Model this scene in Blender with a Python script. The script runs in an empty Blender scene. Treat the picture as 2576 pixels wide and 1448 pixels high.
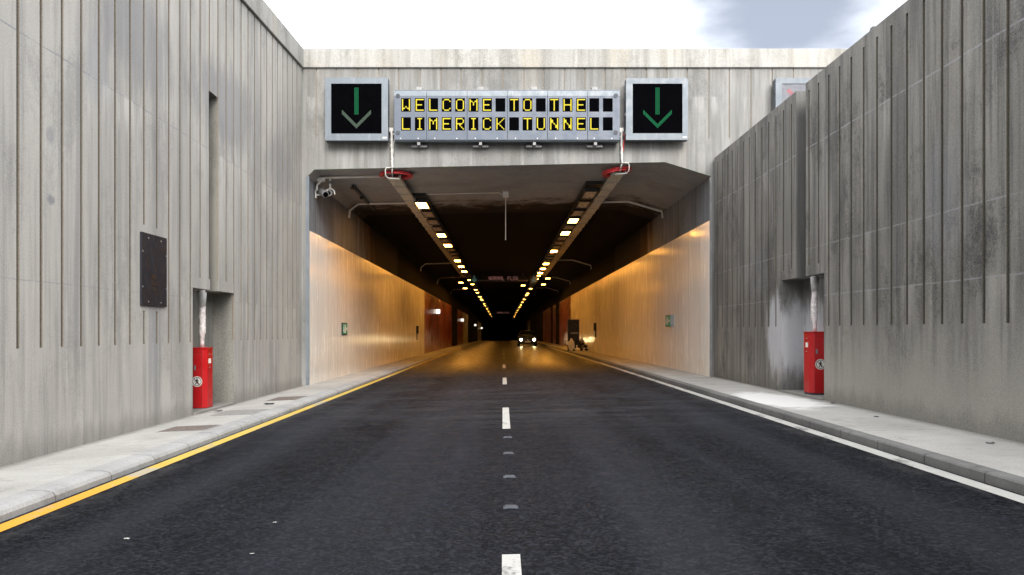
import bpy, bmesh, math, random
from mathutils import Vector
R = math.radians
random.seed(7)
SC = bpy.context.scene
COL = SC.collection

# ---------------------------------------------------------------- camera
F = 2000.0            # focal length in units of a 2576 wide picture
EYE = 1.3
cam = bpy.data.cameras.new('camera'); camo = bpy.data.objects.new('camera', cam); COL.objects.link(camo)
camo.location = (0, 0, EYE); camo.rotation_euler = (R(90), 0, 0)
cam.sensor_width = 36; cam.lens = 36*F/2576
cam.shift_x = 23/2576; cam.shift_y = 109/2576
cam.clip_start = 0.05; cam.clip_end = 4000
SC.camera = camo
# ---------------------------------------------------------------- sky, sun, exposure
SUN_EL, SUN_AZ = 31, 169         # azimuth clockwise from +Y (from behind, to the right)
wd = bpy.data.worlds.new('World'); SC.world = wd; wd.use_nodes = True
nt = wd.node_tree; nt.nodes.clear()
def wn(t, **k):
    n = nt.nodes.new(t)
    for a, b in k.items(): setattr(n, a, b)
    return n
sky = wn('ShaderNodeTexSky', sky_type='NISHITA', sun_disc=False, sun_elevation=R(SUN_EL), sun_rotation=R(SUN_AZ))
bg1 = wn('ShaderNodeBackground'); bg1.inputs['Strength'].default_value = 0.12
nt.links.new(sky.outputs[0], bg1.inputs['Color'])
tc = wn('ShaderNodeTexCoord')
noi = wn('ShaderNodeTexNoise'); noi.inputs['Scale'].default_value = 3.2; noi.inputs['Detail'].default_value = 7; noi.inputs['Roughness'].default_value = .5
mpw = wn('ShaderNodeMapping'); mpw.inputs['Scale'].default_value = (1, 1, 2.2)
nt.links.new(tc.outputs['Generated'], mpw.inputs['Vector']); nt.links.new(mpw.outputs[0], noi.inputs['Vector'])
# a blue-grey cloud bank high on the right, white cover elsewhere
dist = wn('ShaderNodeVectorMath', operation='DISTANCE'); dist.inputs[1].default_value = Vector((.33, 1, .50)).normalized()
nt.links.new(tc.outputs['Generated'], dist.inputs[0])
sub = wn('ShaderNodeMath', operation='MULTIPLY_ADD'); sub.inputs[1].default_value = -.38
nt.links.new(noi.outputs[0], sub.inputs[0]); nt.links.new(dist.outputs['Value'], sub.inputs[2])
rmp = wn('ShaderNodeMapRange', interpolation_type='SMOOTHSTEP')
rmp.inputs['From Min'].default_value = -.09; rmp.inputs['From Max'].default_value = .06; rmp.inputs['To Min'].default_value = 1; rmp.inputs['To Max'].default_value = 0
nt.links.new(sub.outputs[0], rmp.inputs['Value'])
cm = wn('ShaderNodeMix', data_type='RGBA'); cm.inputs[6].default_value = (1.12, 1.14, 1.18, 1); cm.inputs[7].default_value = (.20, .215, .25, 1)
nt.links.new(rmp.outputs[0], cm.inputs[0])
bg2 = wn('ShaderNodeBackground'); bg2.inputs['Strength'].default_value = 1.0
nt.links.new(cm.outputs[2], bg2.inputs['Color'])
mxs = wn('ShaderNodeMixShader'); mxs.inputs[0].default_value = .88
nt.links.new(bg1.outputs[0], mxs.inputs[1]); nt.links.new(bg2.outputs[0], mxs.inputs[2])
out = wn('ShaderNodeOutputWorld'); nt.links.new(mxs.outputs[0], out.inputs[0])
sl = bpy.data.lights.new('sun', 'SUN'); sl.energy = 2.0; sl.angle = R(30); sl.color = (1, .96, .9)
so = bpy.data.objects.new('sun', sl); COL.objects.link(so)
sd = Vector((math.sin(R(SUN_AZ))*math.cos(R(SUN_EL)), math.cos(R(SUN_AZ))*math.cos(R(SUN_EL)), math.sin(R(SUN_EL))))
so.rotation_euler = sd.to_track_quat('Z', 'Y').to_euler()
SC.view_settings.view_transform = 'Standard'; SC.view_settings.look = 'None'
SC.view_settings.exposure = 1.32; SC.view_settings.gamma = 1
SC.render.engine = 'CYCLES'
SC.cycles.use_denoising = True
SC.cycles.max_bounces = 8; SC.cycles.diffuse_bounces = 4; SC.cycles.glossy_bounces = 4
SC.cycles.sample_clamp_indirect = 6

# ---------------------------------------------------------------- helpers
def at(px, py, Y): return Vector(((px-1265)/F*Y, Y, EYE-(py-833)/F*Y))
def prof(y): return -2.8e-5*y*y if y > 0 else 0.0
def zr(x, y): return .02*x + prof(y)
def tag(o, label=None, cat=None, group=None, kind=None):
    if label: o['label'] = label
    if cat: o['category'] = cat
    if group: o['group'] = group
    if kind: o['kind'] = kind
    return o
ORG = {}
def thing(name, loc, label, cat, group=None):
    o = bpy.data.objects.new(name, None); COL.objects.link(o); o.location = loc; o.empty_display_size = .2
    ORG[o.name] = Vector(loc)
    return tag(o, label, cat, group)
class MB:
    def __init__(s): s.v = []; s.f = []; s.m = []; s.sm = []
    def face(s, pts, m=0, smooth=False):
        b = len(s.v); s.v += [Vector(p) for p in pts]; s.f.append(list(range(b, b+len(pts)))); s.m.append(m); s.sm.append(smooth); return s
    def box(s, x0, x1, y0, y1, z0, z1, m=0):
        b = len(s.v)
        s.v += [Vector(p) for p in ((x0,y0,z0),(x1,y0,z0),(x1,y1,z0),(x0,y1,z0),(x0,y0,z1),(x1,y0,z1),(x1,y1,z1),(x0,y1,z1))]
        for f in ((0,3,2,1),(4,5,6,7),(0,1,5,4),(1,2,6,5),(2,3,7,6),(3,0,4,7)):
            s.f.append([b+i for i in f]); s.m.append(m); s.sm.append(False)
        return s
    def hexa(s, a, c, m=0):
        """eight corners: bottom ring a (4), top ring c (4)"""
        b = len(s.v); s.v += [Vector(p) for p in list(a)+list(c)]
        for f in ((0,3,2,1),(4,5,6,7),(0,1,5,4),(1,2,6,5),(2,3,7,6),(3,0,4,7)):
            s.f.append([b+i for i in f]); s.m.append(m); s.sm.append(False)
        return s
    def prism(s, poly, axis, a, c, m=0):
        """poly: 2D points; extruded along axis from a to c"""
        def P(p, t): return {'x': (t,p[0],p[1]), 'y': (p[0],t,p[1]), 'z': (p[0],p[1],t)}[axis]
        n = len(poly); b = len(s.v)
        s.v += [Vector(P(p,a)) for p in poly]+[Vector(P(p,c)) for p in poly]
        s.f.append(list(range(b,b+n))); s.m.append(m); s.sm.append(False)
        s.f.append(list(range(b+2*n-1,b+n-1,-1))); s.m.append(m); s.sm.append(False)
        for i in range(n):
            j=(i+1)%n; s.f.append([b+i,b+n+i,b+n+j,b+j]); s.m.append(m); s.sm.append(False)
        return s
    def tube(s, pts, r, seg=10, m=0, closed=False, caps=True):
        pts = [Vector(p) for p in pts]; n = len(pts)
        rr = r if isinstance(r, (list, tuple)) else [r]*n
        rings = []; up = None
        for i, p in enumerate(pts):
            if closed: t = (pts[(i+1)%n]-pts[i-1]).normalized()
            else: t = (pts[min(i+1,n-1)]-pts[max(i-1,0)]).normalized()
            if up is None:
                up = Vector((0,0,1)) if abs(t.z) < .9 else Vector((1,0,0))
            u = t.cross(up).normalized(); w = u.cross(t).normalized(); up = w
            b = len(s.v); rings.append(b)
            for k in range(seg):
                a = 2*math.pi*k/seg; s.v.append(p+(u*math.cos(a)+w*math.sin(a))*rr[i])
        for i in range(n if closed else n-1):
            a, b = rings[i], rings[(i+1)%n]
            for k in range(seg):
                l=(k+1)%seg; s.f.append([a+k,a+l,b+l,b+k]); s.m.append(m); s.sm.append(True)
        if caps and not closed:
            s.f.append([rings[0]+k for k in range(seg)][::-1]); s.m.append(m); s.sm.append(False)
            s.f.append([rings[-1]+k for k in range(seg)]); s.m.append(m); s.sm.append(False)
        return s
    def build(s, name, mats, parent=None, bevel=0, root=True, org=None):
        if not isinstance(mats, (list, tuple)): mats = [mats]
        if parent is not None: o0 = ORG[parent.name]
        elif org is not None: o0 = Vector(org)
        else:
            lo = Vector([min(v[i] for v in s.v) for i in range(3)]); hi = Vector([max(v[i] for v in s.v) for i in range(3)])
            o0 = Vector(((lo.x+hi.x)/2, (lo.y+hi.y)/2, lo.z))
        me = bpy.data.meshes.new(name)
        me.from_pydata([tuple(v-o0) for v in s.v], [], s.f)
        for mt in mats: me.materials.append(mt)
        for p, m, sm in zip(me.polygons, s.m, s.sm): p.material_index = m; p.use_smooth = sm
        bm = bmesh.new(); bm.from_mesh(me); bmesh.ops.remove_doubles(bm, verts=bm.verts, dist=1e-5)
        bmesh.ops.recalc_face_normals(bm, faces=bm.faces); bm.to_mesh(me); bm.free(); me.update()
        o = bpy.data.objects.new(name, me); COL.objects.link(o)
        if parent is None: o.location = o0
        else: o.parent = parent
        ORG[o.name] = o0
        if bevel:
            md = o.modifiers.new('bevel', 'BEVEL'); md.width = bevel; md.segments = 2; md.limit_method = 'ANGLE'; md.angle_limit = R(40)
        return o

# ---------------------------------------------------------------- materials
class NT:
    def __init__(s, name):
        s.mat = bpy.data.materials.new(name); s.mat.use_nodes = True; s.t = s.mat.node_tree
        s.b = s.t.nodes['Principled BSDF']
    def n(s, t, **k):
        x = s.t.nodes.new(t)
        for a, b in k.items(): setattr(x, a, b)
        return x
    def l(s, a, b): s.t.links.new(a, b)
    def pos(s):
        if not hasattr(s, 'g'): s.g = s.n('ShaderNodeNewGeometry')
        return s.g.outputs['Position']
    def sep(s):
        if not hasattr(s, 'sx'):
            s.sx = s.n('ShaderNodeSeparateXYZ'); s.l(s.pos(), s.sx.inputs[0])
        return s.sx.outputs
    def noise(s, scale, detail=4, rough=.55, stretch=(1,1,1), off=(0,0,0)):
        m = s.n('ShaderNodeMapping'); m.inputs['Scale'].default_value = stretch; m.inputs['Location'].default_value = off; s.l(s.pos(), m.inputs['Vector'])
        x = s.n('ShaderNodeTexNoise'); x.inputs['Scale'].default_value = scale; x.inputs['Detail'].default_value = detail; x.inputs['Roughness'].default_value = rough
        s.l(m.outputs[0], x.inputs['Vector']); return x.outputs[0]
    def rng(s, v, a, b, c=0, d=1, smooth=True):
        x = s.n('ShaderNodeMapRange'); x.interpolation_type = 'SMOOTHSTEP' if smooth else 'LINEAR'
        for k, q in zip(('From Min','From Max','To Min','To Max'), (a,b,c,d)): x.inputs[k].default_value = q
        s.l(v, x.inputs['Value']); return x.outputs[0]
    def math(s, op, a, b=None, c=None):
        x = s.n('ShaderNodeMath', operation=op)
        for i, v in enumerate((a,b,c)):
            if v is None: continue
            if isinstance(v, (int, float)): x.inputs[i].default_value = v
            else: s.l(v, x.inputs[i])
        return x.outputs[0]
    def mix(s, f, a, b, mode='MIX'):
        x = s.n('ShaderNodeMix', data_type='RGBA', blend_type=mode)
        for i, v in ((0,f),(6,a),(7,b)):
            if isinstance(v, (int, float)): x.inputs[i].default_value = v
            elif isinstance(v, tuple): x.inputs[i].default_value = (*v,1) if len(v)==3 else v
            else: s.l(v, x.inputs[i])
        return x.outputs[2]
    def bump(s, h, strength=.3, dist=.01, prev=None):
        x = s.n('ShaderNodeBump'); x.inputs['Strength'].default_value = strength; x.inputs['Distance'].default_value = dist
        s.l(h, x.inputs['Height'])
        if prev is not None: s.l(prev, x.inputs['Normal'])
        s.l(x.outputs[0], s.b.inputs['Normal']); return x.outputs[0]
    def done(s, col, rough=.6, metal=0):
        if isinstance(col, tuple): s.b.inputs['Base Color'].default_value = (*col,1)
        else: s.l(col, s.b.inputs['Base Color'])
        if isinstance(rough, (int,float)): s.b.inputs['Roughness'].default_value = rough
        else: s.l(rough, s.b.inputs['Roughness'])
        s.b.inputs['Metallic'].default_value = metal
        return s.mat

def paint(name, col, rough=.5, metal=0, var=.12, scale=6, dirt=None, spec=.5):
    t = NT(name); t.b.inputs['Specular IOR Level'].default_value = spec
    n = t.noise(scale, 5)
    c = t.mix(t.rng(n,.3,.7), tuple(x*(1-var) for x in col), tuple(min(1,x*(1+var)) for x in col))
    if dirt: c = t.mix(t.math('MULTIPLY', t.rng(t.noise(9,6,.7,(1,1,.15)),.52,.75), .7), c, dirt)
    t.bump(t.noise(scale*15,3), .05, .002)
    return t.done(c, t.rng(t.noise(scale*2,4),.3,.7,max(.05,rough-.1),min(1,rough+.1)), metal)
def emit(name, col, st):
    t = NT(name); t.b.inputs['Base Color'].default_value = (.01,.01,.01,1); t.b.inputs['Specular IOR Level'].default_value = 0
    t.b.inputs['Emission Color'].default_value = (*col,1); t.b.inputs['Emission Strength'].default_value = st
    return t.mat

def concrete(name, c_lo, c_hi, dark, blotch=.5, streak=.5, joints=(), joint_col=(.1,.1,.1), stain=None, stain_amt=.4, horiz=(1,1), top_dirt=None, pale=0, grain=1, bars=None, k=.8):
    """board-marked in-situ concrete: streaks run down, clouds, pour lines, mould"""
    t = NT(name)
    X, Y, Z = t.sep()
    st = (7, 7, .28)
    a = t.noise(.55, 6, .6, (1,1,.5))
    base = t.mix(t.rng(a,.3,.72), c_lo, c_hi)
    s1 = t.noise(1.0, 6, .65, st)                       # fine drips
    s2 = t.noise(.9, 5, .6, (2.2,2.2,.16), (3,7,1))      # broad drips
    base = t.mix(t.math('MULTIPLY', t.rng(s1,.45,.66), streak), base, dark)
    base = t.mix(t.math('MULTIPLY', t.rng(s2,.5,.64), streak*.8), base, dark)
    light = t.rng(t.noise(1.3, 5, .6, (4,4,.22), (9,2,4)),.56,.75)
    base = t.mix(t.math('MULTIPLY', light, .35+pale), base, tuple(min(1,x*1.35) for x in c_hi))
    # mould clouds: patchy, grainy
    b = t.noise(.8, 8, .72, (1,1,.6), (1,5,2)); g = t.noise(26, 3, .7)
    bl = t.math('MULTIPLY', t.rng(t.math('MULTIPLY_ADD', g, .22, b), .60,.78), blotch)
    base = t.mix(bl, base, tuple(x*.75 for x in dark))
    if stain: base = t.mix(t.math('MULTIPLY', t.rng(t.noise(.7,7,.65,(1.4,1.4,.5),(4,4,9)),.5,.74), stain_amt), base, stain)
    for z0, w, wob, amt in joints:
        zz = t.math('ADD', Z, t.math('MULTIPLY', t.noise(1.4, 2), wob))
        d = t.math('ABSOLUTE', t.math('SUBTRACT', zz, z0+wob*.5))
        line = t.rng(d, w*.5, w, 1, 0)
        base = t.mix(t.math('MULTIPLY', line, t.rng(t.noise(2.2,3,.6,(1,1,1),(z0,2,1)),.3,.6,.25*amt,amt)), base, joint_col)
        # efflorescence that ran out just under the joint
        below = t.math('MULTIPLY', t.rng(t.math('SUBTRACT', z0+.04, Z), 0, .06), t.rng(t.math('SUBTRACT', z0, Z), .1, .75, 1, 0))
        base = t.mix(t.math('MULTIPLY', t.math('MULTIPLY', below, t.rng(t.noise(1.5,5,.6,(2.4,2.4,.3),(z0,1,3)),.52,.7)), .55), base, tuple(min(1,x*1.25+.03) for x in c_hi))
    if bars:
        base = bars(t, base)
    fine = t.noise(70, 3, .7)
    base = t.mix(.24*grain, base, t.mix(t.rng(fine,.36,.64), tuple(x*.35 for x in c_lo), tuple(min(1,x*1.7) for x in c_hi)))
    # small air holes
    v = t.n('ShaderNodeTexVoronoi'); v.inputs['Scale'].default_value = 2.6; t.l(t.pos(), v.inputs['Vector'])
    hole = t.rng(v.outputs['Distance'], .012, .03, 1, 0)
    base = t.mix(t.math('MULTIPLY', hole, .6), base, tuple(x*.5 for x in dark))
    base = t.mix(1.0, base, (k,k,k), 'MULTIPLY')      # even tone scale, balanced against the exposure
    h = t.math('ADD', t.math('MULTIPLY', fine, .3), t.math('MULTIPLY', t.noise(1,4,.6,(14,14,.3)), .7))
    t.bump(h, .35, .008)
    return t.done(base, .88)

M = {}
def spot(cx, cz, rx, rz, amt, col, axis='Y'):
    def f(t, base):
        X, Y, Z = t.sep(); U = Y if axis == 'Y' else X
        d = t.math('SQRT', t.math('ADD', t.math('POWER', t.math('DIVIDE', t.math('SUBTRACT', U, cx), rx), 2), t.math('POWER', t.math('DIVIDE', t.math('SUBTRACT', Z, cz), rz), 2)))
        d = t.math('ADD', d, t.math('MULTIPLY', t.math('SUBTRACT', t.noise(2.2,6,.65,(3,3,.6)), .5), 1.6))
        return t.mix(t.math('MULTIPLY', t.rng(d,.5,1.15,1,0), amt), base, col)
    return f
def foot(z0):
    def f(t, base):
        X, Y, Z = t.sep()
        k = t.rng(t.math('SUBTRACT', Z, t.math('MULTIPLY', t.noise(1.5,6,.7,(3,3,.6)), .5)), z0-.22, z0+.03, 1, 0)
        return t.mix(t.math('MULTIPLY', k, .42), base, (.085,.082,.072))
    return f
def chain(*fs):
    def f(t, base):
        for g in fs: base = g(t, base)
        return base
    return f
left_marks = chain(foot(.0), spot(8.62,2.72,.09,.07,.8,(.16,.16,.18)), spot(8.6,3.42,.10,.12,.6,(.2,.2,.22)), spot(10.6,5.3,1.3,.8,.55,(.14,.145,.165)), spot(14.2,5.3,2.0,.8,.6,(.15,.155,.175)), spot(17.5,4.9,1.2,.8,.45,(.16,.165,.18)),
                   spot(9.6,4.5,.28,.5,.5,(.25,.26,.29)), spot(11.15,1.1,.16,.7,.35,(.24,.25,.3)))
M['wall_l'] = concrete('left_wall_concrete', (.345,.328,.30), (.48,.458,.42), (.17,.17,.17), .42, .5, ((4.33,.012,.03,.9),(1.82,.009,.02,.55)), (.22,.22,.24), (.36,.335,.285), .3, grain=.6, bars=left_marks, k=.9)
M['groove_l'] = concrete('left_groove_concrete', (.20,.172,.138), (.285,.25,.205), (.12,.108,.09), .2, .3)
def low_band(t, base):
    X, Y, Z = t.sep()
    k = t.rng(t.math('ADD', Z, t.math('MULTIPLY', t.noise(1.2,6,.65,(2,2,.35)), 1.5)), 1.2, 2.5, 1, 0)
    k = t.math('MULTIPLY', k, t.rng(Y, 12.7, 15.0, .9, .1))
    return t.mix(k, base, (.37,.352,.31))
right_marks = chain(low_band, foot(.22), spot(14.95,1.2,.55,.85,.9,(.66,.66,.69)), spot(16.1,2.5,.9,.6,.25,(.3,.31,.34)), spot(9.3,2.9,.5,.9,.3,(.26,.27,.3)))
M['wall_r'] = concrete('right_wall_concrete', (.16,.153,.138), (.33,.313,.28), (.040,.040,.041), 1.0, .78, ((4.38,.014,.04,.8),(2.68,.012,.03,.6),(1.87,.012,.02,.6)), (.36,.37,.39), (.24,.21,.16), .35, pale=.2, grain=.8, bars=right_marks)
M['groove_r'] = concrete('right_groove_concrete', (.13,.112,.086), (.20,.175,.138), (.06,.054,.047), .3, .5)
def drips(t, base):
    # run-off stains under the sign casings and under the coping
    X, Y, Z = t.sep()
    k = t.rng(t.noise(1.0,5,.7,(9,9,.12),(2,1,5)), .40, .62)
    inx = t.math('MULTIPLY', t.rng(X,-4.3,-4.1), t.rng(X,4.4,4.6,1,0))
    b1 = t.math('MULTIPLY', t.math('MULTIPLY', t.rng(Z,5.55,6.0), t.rng(Z,6.0,6.5,1,.3)), inx)
    base = t.mix(t.math('MULTIPLY', t.math('MULTIPLY', k, b1), .6), base, (.085,.078,.064))
    b2 = t.math('MULTIPLY', t.rng(Z,7.1,7.68), k)
    return t.mix(t.math('MULTIPLY', b2, .5), base, (.11,.10,.08))
M['portal'] = concrete('portal_concrete', (.19,.187,.178), (.35,.345,.335), (.105,.103,.095), .7, .65, ((7.0,.01,.02,.25),), (.3,.29,.27), (.30,.265,.205), .4, pale=.15, bars=drips)
M['groove_p'] = concrete('portal_groove_concrete', (.23,.205,.17), (.32,.29,.25), (.13,.115,.095), .2, .4)
M['coping'] = concrete('coping_concrete', (.31,.30,.275), (.47,.462,.44), (.16,.148,.122), .65, .5, (), (.3,.3,.3), (.42,.36,.265), .7, pale=.1)
M['niche'] = concrete('niche_concrete', (.20,.193,.17), (.29,.28,.245), (.10,.097,.087), .45, .5)
M['niche_r'] = concrete('right_niche_concrete', (.14,.136,.128), (.21,.205,.19), (.055,.055,.055), .5, .6, pale=.2, bars=spot(5.33,1.15,.4,.75,.9,(.66,.66,.69),'X'))
DARKS = []
def ceiling_shade(t, base):  # daylight fading into the bore, painted into the ceiling colour
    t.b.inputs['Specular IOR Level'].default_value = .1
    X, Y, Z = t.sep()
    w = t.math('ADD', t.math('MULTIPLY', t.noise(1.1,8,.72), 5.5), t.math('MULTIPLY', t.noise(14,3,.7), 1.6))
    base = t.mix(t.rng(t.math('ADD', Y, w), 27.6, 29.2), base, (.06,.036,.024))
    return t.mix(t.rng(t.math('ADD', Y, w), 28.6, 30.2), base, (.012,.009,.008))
M['soffit'] = concrete('soffit_concrete', (.36,.345,.34), (.44,.425,.415), (.24,.23,.22), .3, .2, bars=ceiling_shade, grain=.15, k=.9)
def wall_shade(t, base):  # upper walls darken with depth: shade put into their colour
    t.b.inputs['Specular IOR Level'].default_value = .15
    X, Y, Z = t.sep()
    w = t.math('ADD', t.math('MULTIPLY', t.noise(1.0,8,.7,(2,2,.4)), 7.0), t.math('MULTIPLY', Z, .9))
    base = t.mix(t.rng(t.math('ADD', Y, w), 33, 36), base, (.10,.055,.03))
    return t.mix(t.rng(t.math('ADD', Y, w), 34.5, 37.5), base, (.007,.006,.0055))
M['upper'] = concrete('tunnel_wall_concrete', (.21,.22,.24), (.30,.31,.33), (.13,.125,.12), .4, .5, bars=wall_shade, grain=.15, k=.9)
M['lining'] = concrete('shade_black_lining', (.004,.0037,.0034), (.008,.0072,.0065), (.002,.002,.002), .4, .3)  # near-black colour stands in for the shade deep in the bore
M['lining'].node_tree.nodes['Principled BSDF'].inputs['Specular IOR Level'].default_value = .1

def cladding(name, c1, c2, rough=.22):
    t = NT(name)
    X, Y, Z = t.sep()
    c = t.mix(t.rng(t.noise(.6,5,.6,(1,1.4,.4)),.3,.7), c1, c2)
    j = t.math('ABSOLUTE', t.math('SUBTRACT', t.math('FRACT', t.math('DIVIDE', Y, 1.2)), .5))
    c = t.mix(t.math('MULTIPLY', t.rng(j,.483,.495), .5), c, tuple(x*.35 for x in c1))
    c = t.mix(t.math('MULTIPLY', t.rng(t.noise(1.2,5,.6,(6,6,.15)),.5,.78), .04), c, tuple(x*.5 for x in c1))
    dirt = t.math('MULTIPLY', t.rng(t.math('MULTIPLY_ADD', t.noise(3,5), .8, Z), .5, 1.25, 1, 0), .22)
    c = t.mix(dirt, c, (.33,.27,.19))
    pn = t.n('ShaderNodeTexWhiteNoise', noise_dimensions='1D'); t.l(t.math('FLOOR', t.math('ADD', t.math('DIVIDE', Y, 1.2), .5)), pn.inputs['W'])
    c = t.mix(t.math('MULTIPLY', pn.outputs['Value'], .08), c, tuple(x*.55 for x in c1))
    t.bump(t.noise(1.0,3,.5,(3.5,3.5,.5)), .025, .02)
    t.b.inputs['Specular IOR Level'].default_value = .24
    return t.done(c, t.rng(t.noise(2,5,.6,(5,5,.5)),.3,.7,rough-.06,rough+.12))
M['clad'] = cladding('cream_cladding', (.90,.86,.78), (.95,.92,.86), .17)
M['clad_red'] = cladding('red_brown_cladding', (.17,.03,.016), (.26,.06,.028), .26)
M['clad_dark'] = cladding('bare_dark_wall', (.03,.024,.02), (.045,.036,.03), .6)

def asphalt():
    t = NT('asphalt')
    X, Y, Z = t.sep()
    g = t.noise(62, 4, .8); g2 = t.noise(26, 4, .75)
    vs_ = t.n('ShaderNodeTexVoronoi'); vs_.inputs['Scale'].default_value = 48; t.l(t.pos(), vs_.inputs['Vector'])
    sv = t.n('ShaderNodeSeparateColor'); t.l(vs_.outputs['Color'], sv.inputs[0])
    c = t.mix(t.rng(g,.42,.58), (.004,.0043,.0055), (.034,.035,.040))
    c = t.mix(.6, c, t.mix(t.math('POWER', sv.outputs[0], 2.2), (.0025,.0028,.0035), (.062,.064,.071)))
    c = t.mix(t.math('MULTIPLY', t.rng(g2,.46,.64), .45), c, (.007,.0073,.009))
    big = t.noise(.35, 6, .6, (1,.6,1)); c = t.mix(t.math('MULTIPLY', t.rng(big,.4,.7), .3), c, (.042,.043,.047))
    # fines and dust tracked across the road at the tunnel mouth, brushed crosswise
    du = t.math('MULTIPLY', t.rng(Y, 8.5, 13), t.rng(Y, 20, 34, 1, .25))
    sw = t.rng(t.noise(1.0, 6, .7, (.6,1.6,1), (2,0,0)), .34,.72)
    c = t.mix(t.math('MULTIPLY', t.math('MULTIPLY', du, sw), .34), c, (.12,.12,.122))
    lane = t.rng(t.noise(.8,3,.5,(2.2,.05,1)),.45,.7)
    c = t.mix(t.math('MULTIPLY', lane, .2), c, (.065,.07,.082))
    v = t.n('ShaderNodeTexVoronoi'); v.inputs['Scale'].default_value = 55; t.l(t.pos(), v.inputs['Vector'])
    fleck = t.math('MULTIPLY', t.rng(v.outputs['Distance'], .08,.16,1,0), t.rng(t.noise(17,2),.58,.66))
    c = t.mix(t.math('MULTIPLY', fleck, .5), c, (.3,.3,.3))
    for xc in (-2.65, -.95, 1.15, 2.85):
        wt = t.rng(t.math('ABSOLUTE', t.math('SUBTRACT', X, t.math('MULTIPLY_ADD', t.noise(.5,3,.5,(.2,1,1)), .3, xc-.15))), .1, .42, 1, 0)
        c = t.mix(t.math('MULTIPLY', wt, .22), c, (.062,.063,.067))
    # dirt washed to the kerbs, oil drips down each lane
    for xc in (-1.75, 1.95):
        ol = t.rng(t.math('ABSOLUTE', t.math('SUBTRACT', X, xc)), .1, .75, 1, 0)
        c = t.mix(t.math('MULTIPLY', t.math('MULTIPLY', ol, t.rng(t.noise(1.6,7,.75,(1,.35,1),(xc,0,0)),.48,.62)), .55), c, (.008,.008,.009))
    for xk, sg in ((-3.6,1),(3.88,-1)):
        dk_ = t.rng(t.math('MULTIPLY', t.math('SUBTRACT', X, xk), sg), 0, .55, 1, 0)
        c = t.mix(t.math('MULTIPLY', t.math('MULTIPLY', dk_, t.rng(t.noise(3,6,.7,(1,.4,1)),.42,.62)), .5), c, (.16,.15,.135))
    c = t.mix(1.0, c, (.52,.54,.60), 'MULTIPLY')
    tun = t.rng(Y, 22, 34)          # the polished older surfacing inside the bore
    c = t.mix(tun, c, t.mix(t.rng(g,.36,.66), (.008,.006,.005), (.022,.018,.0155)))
    h = t.math('ADD', g, t.math('MULTIPLY', g2, .6)); bp = t.n('ShaderNodeBump'); bp.inputs['Distance'].default_value = .006; t.l(h, bp.inputs['Height'])
    t.l(t.math('MULTIPLY_ADD', tun, -.53, .55), bp.inputs['Strength']); t.l(bp.outputs[0], t.b.inputs['Normal'])
    t.l(t.math('MULTIPLY_ADD', tun, .40, .03), t.b.inputs['Specular IOR Level'])
    return t.done(c, t.math('MULTIPLY_ADD', tun, -.30, t.rng(t.noise(6,4),.3,.7,.58,.75)))
M['asphalt'] = asphalt()
def pathmat(name, lo, hi, dk, pitch=3.0, extra=None):
    t = NT(name)
    X, Y, Z = t.sep()
    c = t.mix(t.rng(t.noise(.9,6,.65),.3,.7), lo, hi)
    c = t.mix(t.math('MULTIPLY', t.rng(t.noise(1.2,6,.7,(.8,5,1)),.52,.75), .35), c, dk)
    c = t.mix(t.math('MULTIPLY', t.rng(t.noise(2.6,7,.75,(1,1,1),(8,1,0)),.54,.68), .55), c, dk)
    f = t.noise(60,4,.7); c = t.mix(.2, c, t.mix(t.rng(f,.3,.7), tuple(x*.4 for x in lo), tuple(min(1,x*1.4) for x in hi)))
    j = t.math('ABSOLUTE', t.math('SUBTRACT', t.math('FRACT', t.math('DIVIDE', Y, pitch)), .5))
    c = t.mix(t.math('MULTIPLY', t.rng(j,.5-.011/pitch,.5-.004/pitch), .7), c, tuple(x*.4 for x in dk))
    c = t.mix(1.0, c, (.8,.8,.8), 'MULTIPLY')
    if extra: c = extra(t, c)
    t.bump(t.math('ADD', f, t.noise(1,3,.6,(4,40,4))), .25, .006)
    return t.done(c, .9)
def spill(t, c):
    # a splash of spilt lime on the right path, and a darker edge along both walls
    X, Y, Z = t.sep()
    d = t.math('SQRT', t.math('ADD', t.math('POWER', t.math('DIVIDE', t.math('SUBTRACT', X, 4.45), .5), 2), t.math('POWER', t.math('DIVIDE', t.math('SUBTRACT', Y, 13.0), 1.5), 2)))
    d = t.math('ADD', d, t.math('MULTIPLY', t.math('SUBTRACT', t.noise(3.5,6,.7), .5), 1.3))
    for xw, sg in ((-4.9,1),(5.14,-1)):
        e = t.rng(t.math('ADD', t.math('MULTIPLY', t.math('SUBTRACT', X, xw), sg), t.math('MULTIPLY', t.noise(4,6,.7), -.16)), -.06, .10, 1, 0)
        c = t.mix(t.math('MULTIPLY', e, .6), c, (.10,.095,.08))
    return t.mix(t.math('MULTIPLY', t.rng(d,.75,1.25,1,0), .95), c, (.66,.655,.64))
M['path'] = pathmat('footpath_concrete', (.35,.343,.32), (.49,.48,.455), (.20,.195,.178), extra=spill)
M['kerb'] = pathmat('kerb_stone', (.30,.30,.297), (.42,.42,.413), (.15,.15,.15), .915)
M['kerb_dark'] = pathmat('dark_kerb_stone', (.12,.12,.117), (.21,.21,.2), (.04,.04,.04), .915)  # darker stone tone for the right kerb
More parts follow.
